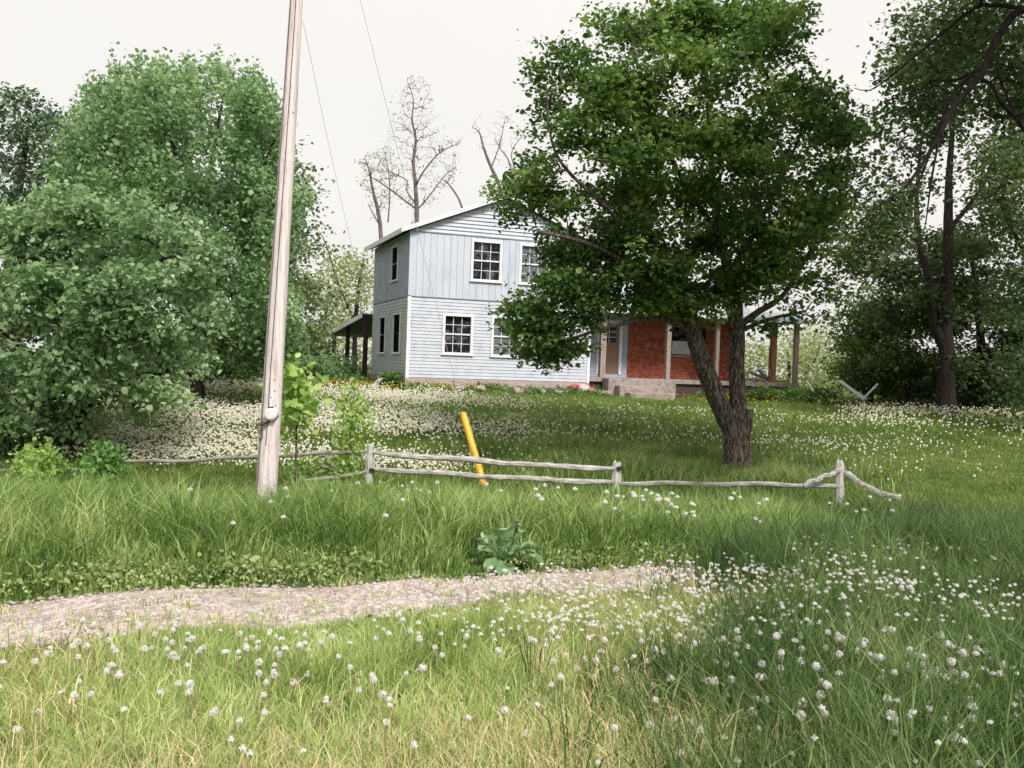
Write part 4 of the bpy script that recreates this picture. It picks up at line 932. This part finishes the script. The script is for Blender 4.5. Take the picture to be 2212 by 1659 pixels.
P_r3 = [(1800,700),(1850,650),(1900,640),(1940,680),(1950,850),(1880,850),(1830,840),(1800,790),(1820,760)]
tree('side_bush', 'medium green bush between the porch end and the dark trees', 'bush', 34.0,
     [[(1880,850,0,.12),(1880,780,0,.1),(1885,700,0,.05)]], [dict(poly=P_r3, depth=1.6, n=150, per=75, sig=(.35,.35,.22), size=.14)], M['l_back'] if 0 else M['l_main'], M['darkbark'], 9)
# near overhanging branches from the tree outside the frame at right
P_r4 = [(1990,60),(2100,0),(2260,-20),(2300,260),(2240,330),(2150,250),(2080,230),(2050,330),(1990,420),(1950,420),(1980,300),(1900,200),(1930,160)]
P_r5 = [(1800,560),(1860,470),(1940,400),(1990,400),(1960,500),(1890,560),(1850,640)]
tree('overhanging_tree', 'old dark limbs arching in from the upper right corner with drooping twigs', 'tree', 13.5,
     [[(a, b, c, r*.56) for a, b, c, r in l] for l in [[(2560,1100,0,.30),(2540,800,0,.27),(2480,500,0,.22),(2380,260,0,.17),(2290,100,0,.13),(2210,20,0,.10),(2150,90,-.1,.095),(2120,160,-.1,.085),(2060,230,-.1,.07),(2030,290,-.2,.06),(1995,350,-.2,.048),(1950,410,-.3,.036),(1890,450,-.4,.022),(1850,490,-.4,.012)],
      [(2210,20,0,.06),(2120,10,.1,.045),(2050,60,.2,.04),(1990,110,.2,.032),(1930,160,.2,.025),(1880,195,.3,.017),(1845,190,.3,.008)],
      [(2130,140,-.1,.05),(2060,200,.1,.035),(1990,380,.2,.028),(1930,500,.3,.018),(1870,600,.3,.009)],
      [(2290,100,0,.09),(2260,200,.2,.07),(2190,250,.3,.06),(2140,180,.4,.05)],
      [(2380,260,0,.09),(2300,300,.3,.07),(2220,290,.4,.055),(2180,220,.5,.04),(2150,140,.5,.02)],
      [(2030,290,-.2,.035),(2010,400,-.3,.025),(2000,480,-.4,.015),(1980,560,-.4,.007)]]],
     [dict(poly=P_r4, Y=15.6, depth=1.3, n=190, per=34, sig=(.20,.20,.10), size=.09), dict(poly=P_r5, depth=.8, n=340, per=10, sig=(.15,.15,.12), size=.07), dict(poly=[(1840,560),(1900,500),(1980,470),(1990,560),(1930,640),(1850,700)], depth=.6, n=70, per=4, sig=(.12,.12,.12), size=.06), dict(poly=[(1850,240),(1940,250),(2030,330),(2000,520),(1900,620),(1830,560),(1850,400)], Y=14.5, depth=1.0, n=130, per=13, sig=(.16,.16,.12), size=.075), dict(poly=[(1880,-70),(2050,-120),(2300,-90),(2700,-60),(2800,-500),(2500,-760),(2100,-700),(1850,-420)], Y=14.2, depth=3.2, n=330, per=60, sig=(.40,.40,.2), size=.12)], M['l_right'], M['limbbark'], 10, tip=.0055, wig=.3)  # last crown lies unseen above the frame, added to shade the right lawn
P_r6 = [(2120,300),(2210,240),(2300,300),(2330,920),(2180,920),(2150,700),(2190,560),(2120,480)]
tree('edge_tree', 'dark tree at the right edge behind the overhanging limbs', 'tree', 26.0,
     [[(2280,940,0,.25),(2275,700,0,.2),(2260,500,0,.15),(2240,340,0,.08)], [(2275,640,0,.1),(2200,520,0,.06),(2150,420,0,.03)]],
     [dict(poly=P_r6, depth=2.0, n=170, per=40, sig=(.45,.45,.2), size=.14)], M['l_right'], M['darkbark'], 12)

# saplings at the fence and bushes
def sapling(name, label, Y, limbs, poly, n, per, size, mat, seed, cat='sapling', depth=.5, sig=(.13,.13,.12), group=None, droop=.5):
    return tree(name, label, cat, Y, limbs, [dict(poly=poly, depth=depth, n=n, per=per, sig=sig, size=size, droop=droop, tilt=.9)], mat, M['bark'], seed, group, tip=.003, sides=6)
sapling('sapling', 'bright green sapling with broad drooping leaves just right of the pole', 15.6, [[(641,1060,0,.02),(640,960,0,.018),(643,860,0,.015),(648,800,0,.008)]],
        [(612,850),(606,800),(625,775),(645,765),(665,800),(665,825),(690,840),(670,880),(655,930),(630,950),(608,930)], 42, 12, .16, M['l_bright'], 71, group='saplings by the fence')
sapling('sapling', 'narrow yellow green sapling standing left of the fence post', 17.3, [[(752,1070,0,.02),(755,980,0,.018),(760,900,0,.014),(768,820,0,.006)]],
        [(740,850),(765,800),(790,850),(788,900),(780,960),(778,1010),(770,1050),(738,1050),(730,1000),(740,940),(737,890)], 75, 14, .095, M['l_bright'], 72, group='saplings by the fence')
sapling('sapling', 'small weak sapling low behind the fence right of the pole', 17.4, [[(668,1070,0,.012),(668,1020,0,.01),(666,985,0,.005)]],
        [(610,985),(660,965),(700,985),(720,1010),(680,1040),(620,1040)], 30, 10, .09, M['l_bright'], 73, group='saplings by the fence')
sapling('fence_shrub', 'yellowish green shrub on the fence line below the broadleaf tree', 16.4, [[(85,1060,0,.03),(85,1020,0,.02),(85,980,0,.01)]],
        [(30,1000),(60,955),(110,950),(135,985),(140,1040),(40,1050)], 60, 26, .085, M['l_bright'], 74, 'shrub', group='shrubs on the fence line')
sapling('fence_shrub', 'bright shrub covering the fence corner right of the dark trunk', 16.5, [[(225,1070,0,.03),(225,1010,0,.02),(222,965,0,.01)]],
        [(180,990),(200,950),(240,950),(262,990),(270,1050),(190,1060)], 70, 28, .09, foliage('leaf_fresh', (.09,.20,.05), (.17,.32,.09), (.32,.46,.16), .35, 1.2), 75, 'shrub', group='shrubs on the fence line')
sapling('corner_shrub', 'small dark shrub at the left front corner of the house', 31.3, [[(845,838,0,.03),(845,825,0,.02)]],
        [(826,812),(845,806),(862,815),(862,840),(826,840)], 26, 60, .09, M['l_main'], 76, 'shrub', depth=.4, group='small shrubs by the house', droop=.1)
for i, (px, py, w_, h_, Y) in enumerate([(1650,858,50,22,33.5), (1720,862,55,20,33), (1775,862,45,26,32.5), (690,838,45,18,33), (775,838,30,22,34)]):
    sapling('weed_clump', ['dark weed clump right of the forked trunk base', 'dark weed clump below the grey porch post', 'dark weed clump past the porch end', 'low weed clump behind the bright sapling', 'low weed clump below the carport'][i], Y, [[(px, py+6, 0, .02), (px, py, 0, .015)]],
        [(px-w_/2-8, py+8), (px-w_/2, py-h_/2), (px, py-h_*.8), (px+w_/2, py-h_/2), (px+w_/2+8, py+8)], 38, 60, .10, M['l_main'], 80+i, 'weeds', depth=.6, sig=(.22,.22,.16), group='weed clumps by the house', droop=.1)

# burdock by the track
def burdock(loc):
    e = empty('burdock', loc, 'blue green burdock with large wavy leaves at the edge of the track', 'plant')
    g = random.Random(3); mb = MB()
    for k in range(40):
        az = g.uniform(0, 2*math.pi); el = g.uniform(.1, 1.45); L_ = g.uniform(.15, .30)*(1 if el < .9 else 1.15); w = L_*g.uniform(.26, .38)
        d = Vector((math.cos(az)*math.cos(el), math.sin(az)*math.cos(el), math.sin(el))); side = Vector((-math.sin(az), math.cos(az), 0)); up = side.cross(d)*-1
        if up.z < 0: up = -up
        st = Vector((0, 0, .04)) + d*(.02+.30*g.random()); N = 6; vs = []; 
        for i in range(N+1):
            t = i/N; c = st+d*(L_*t)+Vector((0, 0, -1))*(L_*.55*t*t); ww = w*math.sin(math.pi*min(.98, (t*.9+.08)))**.8
            wv = .18*ww*math.sin(i*2.1+k)
            vs += [c-side*ww+up*(ww*.35+wv), c-side*ww*.5+up*.05*ww, c, c+side*ww*.5+up*.05*ww, c+side*ww+up*(ww*.35-wv)]
        fs = [(i*5+j, i*5+j+1, (i+1)*5+j+1, (i+1)*5+j) for i in range(N) for j in range(4)]
        mb.add(vs, fs)
        mb.tube([Vector((0, 0, .0)), st, st+d*L_*.3], [.008, .006, .004], 5)
    o = mb.build('leaves', M['burdock'], e, smooth=True); at = o.data.attributes.new('rnd', 'FLOAT', 'FACE'); at.data.foreach_set('value', [((i//30)*.37) % 1 for i in range(len(o.data.polygons))])
p = V(1088, 1222, 9.2); p.z = float(T(p.x, p.y)); burdock(p)

# broad leaves of low weeds along the far edge of the track
def rosettes(n, xr, yfun, size, mat, name, label):
    x = rng.uniform(*xr, n); y = yfun(x); z = T(x, y); P = []
    c = np.stack([x, y, z+.02+.14*rng.random(n)**1.5], -1); c = c[vnoise(x, y, 2.2, 81) > -.25+.5*(rng.random(n)-.5)]
    v, f, r = leaf_cloud(c, 13, (.08, .08, .05), size, 5, .36, .9)
    return tag(np_mesh(name, v, f, mat, rnd=r), label, 'weeds', kind='stuff')
rosettes(760, (-8, 3.8), lambda x: trk_far(x)+np.abs(rng.normal(.0, .34, len(x))), .036, M['weed'], 'roadside_weeds', 'low broad leaved weeds along the far edge of the gravel track')
rosettes(150, (-5.2, -1.2), lambda x: trk_far(x)+.15+np.abs(rng.normal(.1, .2, len(x))), .06, M['weed'], 'roadside_burdock_leaves', 'larger pale leaves in the weeds at the left side of the bank')
n = 420; x = rng.uniform(-3.5, 4.5, n); y = rng.uniform(4.2, 8.4, n); k_ = y < trk_near(x)-.1; x, y = x[k_], y[k_]
v, f, r = leaf_cloud(np.stack([x, y, T(x, y)+.06], -1), 14, (.07, .07, .03), .05, 15, .22, .9)
tag(np_mesh('meadow_weeds', v, f, M['weed'], rnd=r), 'small leafy weeds between the foreground meadow grass', 'weeds', kind='stuff')
n = 900; t = rng.uniform(-.3, 15, n); q = np.array([hw(a, b) for a, b in zip(t, -.25-np.abs(rng.normal(0, .35, n)))]); q[:, 2] += rng.uniform(0, .22, n)
ok = ~((t > 7.2) & (t < 10.9)); q = q[ok]
v, f, r = leaf_cloud(q, 14, (.12, .12, .07), .08, 6, .3, .8); tag(np_mesh('foundation_weeds', v, f, foliage('leaf_ground', (.04,.11,.02), (.09,.20,.04), (.20,.33,.09), .3, 1.0), rnd=r), 'dense green weeds along the foot of the farmhouse walls', 'weeds', kind='stuff')

# ------------------------------------------------------------ dandelions
# one detailed plant, copied
def dandelion_proto(kind, seed):
    g = np.random.default_rng(seed)
    e = bpy.data.objects.new('dandelion', None); COL.objects.link(e); e.empty_display_size = .05
    bx_, by_ = g.normal(0, .014, 2)
    mb = MB(); mb.tube([(0,0,-.04), (bx_*.6,by_*.6,.08), (bx_,by_,.17), (.0,.0,.275)], [.0038, .0034, .0030, .0028], 5); mb.build('stem', M['stem'], e)
    n = {'full': 80, 'worn': 40, 'half': 52}[kind]; d = g.normal(0, 1, (n, 3)); d /= np.linalg.norm(d, axis=1)[:, None]; r0 = .0195
    if kind == 'half': d[:, 2] = np.abs(d[:, 2])*.8+.25; d[:, 0] += .25
    if kind == 'worn': d = d[(d[:, 0] > -.35)]; d[:, 2] -= .2
    vs = []; fs = []
    for k in range(len(d)):
        dd = Vector(d[k]).normalized(); s_ = dd.orthogonal().normalized(); t_ = dd.cross(s_); c0 = dd*.004; c1 = dd*r0*g.uniform(.72, 1.12); b = len(vs)
        vs += [c0+s_*.0003, c0-s_*.0003, c1+s_*.0003, c1-s_*.0003]; fs += [(b, b+1, b+3), (b, b+3, b+2)]
        for j in range(3):
            a = math.pi*2*j/3+k; a2 = a+1.3; b = len(vs); o1 = s_*math.cos(a)+t_*math.sin(a); o2 = s_*math.cos(a2)+t_*math.sin(a2)
            vs += [c1*.94, c1*1.06+o1*.0066, c1*1.02+o2*.0060]; fs += [(b, b+1, b+2)]
    hd = np_mesh('seed_head', np.array([tuple(q) for q in vs])+np.array([0, 0, .275]), np.array(fs), M['fluff'], parent=e)
    v = IV1*(.0062 if kind == 'full' else .0070)*np.array([1, 1, .7])+np.array([0, 0, .275]); np_mesh('seed_core', v, IF1, M['seedcore'], parent=hd)
    return e
DPS = [dandelion_proto('full', 2), dandelion_proto('worn', 3), dandelion_proto('half', 4), dandelion_proto('full', 5)]
# positions of all foreground seed heads
def ok_trk(x, y): return (y < trk_near(x)+.05+.45*sstep(-2.2, 4.2, x))
N = 42000
x = rng.uniform(-5.5, 6.2, N); y = rng.uniform(3.9, 11.5, N)
dens = (.07+.55*sstep(.1, 1.2, vnoise(x, y, 2.3, 41)))*sstep(4.0, 6.5, y)*1.2*np.where(x < -.8, .45, 1)+.03+.75*np.exp(-((y-8.2-.2*x)/.9)**2)*sstep(-2.5, .3, x) + .75*np.exp(-((x-1.6-.32*(y-6.5))/.75)**2)*sstep(5.2, 6.6, y)*sstep(9.6, 8.4, y) + .22*sstep(.5, 2.0, x)*sstep(7.5, 6.0, y) + .35*np.exp(-((x+2.2)/.7)**2-((y-5.5)/.45)**2)+ .25*np.exp(-((x-.8)/1.2)**2-((y-7.6)/.7)**2)
dens *= np.where(x > right_edge(y), np.where(y > 7.6, .20, .62), np.where(x < .6, 1.25, .75))
dens *= np.where((y > trk_near(x)-.25) & (x > -1), .45, 1)
ok = (rng.random(N) < dens*.40) & ok_trk(np.minimum(x, 3), np.where(x > 3, 0, y)) & (np.abs(x) < .56*y+.4)
x, y = x[ok], y[ok]
order = np.argsort(y); x, y = x[order], y[order]
infr = (np.abs(x) < .545*y) & (y > 4.3)
sel = np.where(infr)[0][:300]; rest = np.setdiff1d(np.arange(len(x)), sel)
glab = 'white dandelion seed head on a thin stem in the near foreground grass'
def hgt(x, y): return np.where(x > right_edge(y), .38, .25)
kids = []
def walk(o):
    return [c for c in bpy.data.objects if c.parent == o]
tree_ks = [[(c, walk(c)) for c in walk(q)] for q in DPS]
for k, i in enumerate(sel):
    if k < 4: o = DPS[k]
    else:
        vr = random.choice((0, 0, 1, 2, 3, 3)); o = DPS[vr].copy(); COL.objects.link(o)
        for c, sub in tree_ks[vr]:
            cc = c.copy(); COL.objects.link(cc); cc.parent = o
            for s_ in sub:
                ss = s_.copy(); COL.objects.link(ss); ss.parent = cc
    hs = float(hgt(x[i], y[i]))*random.uniform(.8, 1.25)/.275
    o.location = (x[i], y[i], float(T(x[i], y[i]))); o.rotation_euler = (random.gauss(0, .2), random.gauss(0, .2), random.uniform(0, 6.28))
    o.scale = (random.triangular(.5, 1.2, .85)*(1.18 if x[i] > right_edge(y[i])-.4 else 1.0),)*3
    o.location.z += float(hgt(x[i], y[i]))*random.uniform(.8, 1.2)-.27*o.scale[0]
    tag(o, glab, 'dandelion', 'dandelion seed heads in the foreground')
_g = np.random.default_rng(77); _K = 26; _d = _g.normal(0, 1, (_K, 3)); _d /= np.linalg.norm(_d, axis=1)[:, None]; _t = np.cross(_d, _g.normal(0, 1, (_K, 3))); _t /= np.linalg.norm(_t, axis=1)[:, None]; _b = np.cross(_d, _t)
FV = np.stack([_d*.15, _d+_t*.34, _d-_t*.34+_b*.2], 1).reshape(-1, 3); FF = np.arange(_K*3).reshape(-1, 3)
FV = np.concatenate([FV, IV1*.5]); FF = np.concatenate([FF, IF1+_K*3])
def heads(name, x, y, h, r, mat, label, stem=True, cat='dandelions', squash=(1,1,.92), base=(FV, FF)):
    o = scatter_blobs(name, np.stack([x, y, T(x, y)+h], -1), r, mat, squash, .30, base=base)
    tag(o, label, cat); return o
i = rest; heads('dandelion_seedheads', x[i], y[i], hgt(x[i], y[i])*rng.uniform(.8, 1.2, len(i)), rng.uniform(.009, .0175, len(i)), M['fluff'], 'white dandelion seed heads scattered through the rest of the meadow')
# stems for those
v, f, r = blades(x[i], y[i], hgt(x[i], y[i]), np.full(len(i), .004), rng.uniform(0, .1, len(i))); tag(np_mesh('dandelion_stems', v, f, M['stem'], rnd=r), 'thin pale stems of the meadow dandelions', 'dandelions', kind='stuff')
n = 2600; x = rng.uniform(-3.6, 3.0, n); y = rng.uniform(4.3, 8.3, n); k_ = (y < trk_near(x)-.15) & (vnoise(x, y, 1.6, 61) > .1) & (x < right_edge(y)+.3); x, y = x[k_], y[k_]; n = len(x)
az = rng.uniform(0, 6.28, n); Ls = rng.uniform(.12, .30, n); vv = []; q = 6
tt = np.linspace(0, 1, q)
for j in range(q):
    hh_ = Ls*np.sin(tt[j]*2.3)*.85; rr_ = Ls*(tt[j]**1.7)*.75
    cx_, cy_ = x+np.cos(az)*rr_, y+np.sin(az)*rr_; wv_ = .0028*(1-.4*tt[j])
    vv.append(np.stack([cx_-np.sin(az)*wv_, cy_+np.cos(az)*wv_, T(x, y)+hh_+.05], -1)); vv.append(np.stack([cx_+np.sin(az)*wv_, cy_-np.cos(az)*wv_, T(x, y)+hh_+.05], -1))
vv = np.stack(vv, 1); fq = np.array([[2*j, 2*j+1, 2*j+3, 2*j+2] for j in range(q-1)]); ff = (fq[None]+(np.arange(n)*2*q)[:, None, None]).reshape(-1, 4)
tag(np_mesh('curled_dry_stalks', vv.reshape(-1, 3), ff, M['straw'], rnd=np.repeat(rng.random(n), q-1)), 'curled pinkish tan spent flower stalks in the foreground meadow', 'stalks', kind='stuff')
# bank patches
c = [(W(1440, 1120, 10.2), 16, .22), (W(1400, 1105, 10.5), 8, .15), (W(875, 1080, 11.5), 7, .15), (W(1640, 1140, 10.2), 5, .15), (W(1220, 1180, 9.8), 4, .3), (W(860, 1115, 11), 4, .3), (W(1180, 1130, 10.5), 9, .8), (W(500, 1180, 9.6), 8, .9), (W(1880, 1060, 13), 10, .5)]
xs, ys = [], []
for q, k, s_ in c: xs.append(rng.normal(q[0], s_, k)); ys.append(rng.normal(q[1], s_*.8, k))
xs, ys = np.concatenate(xs), np.concatenate(ys); heads('bank_dandelions', xs, ys, rng.uniform(.45, .72, len(xs)), rng.uniform(.020, .028, len(xs)), M['fluff'], 'sparse white dandelion seed heads in the tall bank grass')
# the lawn full of seed heads
N = 150000
y = 17.0+19*rng.random(N); x = rng.uniform(-1, 1, N)*(.57*y+1)
scr = lambda x, y: (x/y*F+CX)
sx = scr(x, y)
dens = 1.25*sstep(1120, 900, sx)*sstep(17.4, 18.6, y)*sstep(30.8, 29.0, y)*(1.0-.25*sstep(200, 0, sx))
dens = np.maximum(dens, .50*sstep(860, 1000, sx)*sstep(1280, 1080, sx)*sstep(19, 21, y)*sstep(29, 26, y))
dens = np.maximum(dens, .16*sstep(900, 1100, sx)*sstep(18, 20, y)*sstep(28, 26, y))
band = np.exp(-((y-(24.0-.0*x)-.004*(1400-sx))/1.3)**2)
dens = np.maximum(dens, .42*band*sstep(1250, 1400, sx)*sstep(1800, 1600, sx))
dens = np.maximum(dens, .40*np.exp(-((y-21.6)/1.1)**2)*sstep(1600, 1680, sx)*sstep(1900, 1780, sx))
dens = np.maximum(dens, .9*sstep(1780, 1860, sx)*np.exp(-((y-29.0)/2.0)**2))
dens = np.maximum(dens, .30*sstep(1700, 1900, sx)*np.exp(-((y-25.5)/1.4)**2))
dens = np.maximum(dens, .55*sstep(1850, 2000, sx)*np.exp(-((y-33.5)/2.5)**2))
dens *= np.clip(.62+.62*vnoise(x, y, 1.0, 51), .08, 1.3)*np.where(sx > 1150, .55, 1)
ok = (rng.random(N) < dens*.78) & ~in_house(x, y, .5)
x, y = x[ok], y[ok]; n = len(x)
ye = rng.random(n) < .05+.12*sstep(26.5, 29.5, y)
heads('lawn_seedheads', x[~ye], y[~ye], rng.uniform(.15, .34, (~ye).sum()), rng.uniform(.014, .029, (~ye).sum()), M['cream'], 'countless white dandelion seed heads over the sloping lawn', base=(None, None))
heads('yellow_dandelions', x[ye], y[ye], rng.uniform(.12, .24, ye.sum()), rng.uniform(.016, .024, ye.sum()), M['petal'], 'yellow dandelion flowers dotted over the lawn', squash=(1,1,.5))
# yellow flowers beside the house and by the weeds
xs, ys = [], []
for q, k, s_ in [(hw(.7, -.8), 70, .5), (hw(-1.2, -.6), 90, .6), (hw(-2.5, -.5), 60, .6), (hw(2.2, -.6), 60, .5), (hw(9.5, -4), 50, 1.2), (hw(12.5, -1.5), 60, .8), (hw(14, -4), 70, 1.6)]: xs.append(rng.normal(q[0], s_, k)); ys.append(rng.normal(q[1], s_*.8, k))
xs, ys = np.concatenate(xs), np.concatenate(ys); k_ = ~in_house(xs, ys, .1); xs, ys = xs[k_], ys[k_]; heads('house_yellow_flowers', xs, ys, rng.uniform(.14, .32, len(xs)), rng.uniform(.018, .032, len(xs)), M['petal'], 'yellow flowers clustered near the farmhouse wall and steps', squash=(1,1,.6), cat='flowers')

# ------------------------------------------------------------ light
SUN_EL, SUN_AZ = 48, 152     # azimuth measured from +Y towards +X
w = bpy.data.worlds.new('World'); sc.world = w; w.use_nodes = True; nt = w.node_tree; L = nt.links
bg = nt.nodes['Background']; sky = nt.nodes.new('ShaderNodeTexSky'); sky.sky_type = 'NISHITA'; sky.sun_disc = False
sky.sun_elevation = R(SUN_EL); sky.sun_rotation = R(SUN_AZ); sky.air_density = 1.0; sky.dust_density = 6.0; sky.ozone_density = 1.0
hs = nt.nodes.new('ShaderNodeHueSaturation'); hs.inputs['Saturation'].default_value = .12; L.new(sky.outputs[0], hs.inputs['Color'])
mx = nt.nodes.new('ShaderNodeMixRGB'); mx.inputs[0].default_value = .80; mx.inputs[2].default_value = (8.6, 8.25, 8.0, 1)   # even cloud cover
tcw = nt.nodes.new('ShaderNodeTexCoord'); nzw = nt.nodes.new('ShaderNodeTexNoise'); nzw.inputs['Scale'].default_value = 1.6; nzw.inputs['Detail'].default_value = 4; L.new(tcw.outputs['Generated'], nzw.inputs['Vector'])
crw = ramp(nt, [(.3, (.80,.79,.78)), (.5, (.91,.885,.85)), (.7, (.985,.95,.90))]); L.new(nzw.outputs['Fac'], crw.inputs['Fac'])
sc9 = nt.nodes.new('ShaderNodeVectorMath'); sc9.operation = 'SCALE'; sc9.inputs['Scale'].default_value = 9.2; L.new(crw.outputs['Color'], sc9.inputs[0]); L.new(sc9.outputs[0], mx.inputs[2])
L.new(hs.outputs[0], mx.inputs[1]); L.new(mx.outputs[0], bg.inputs['Color']); bg.inputs['Strength'].default_value = .095
sd = bpy.data.lights.new('sun', 'SUN'); so = bpy.data.objects.new('sun', sd); COL.objects.link(so)
sd.energy = 3.0; sd.angle = R(14); sd.color = (1, .96, .90)
dv = Vector((math.sin(R(SUN_AZ))*math.cos(R(SUN_EL)), math.cos(R(SUN_AZ))*math.cos(R(SUN_EL)), math.sin(R(SUN_EL))))
so.rotation_mode = 'QUATERNION'; so.rotation_quaternion = dv.to_track_quat('Z', 'Y')
sc.view_settings.view_transform = 'Standard'; sc.view_settings.look = 'None'; sc.view_settings.exposure = 0.42; sc.view_settings.gamma = 1
sc.cycles.max_bounces = 6; sc.cycles.diffuse_bounces = 4; sc.cycles.transmission_bounces = 4; sc.cycles.glossy_bounces = 2
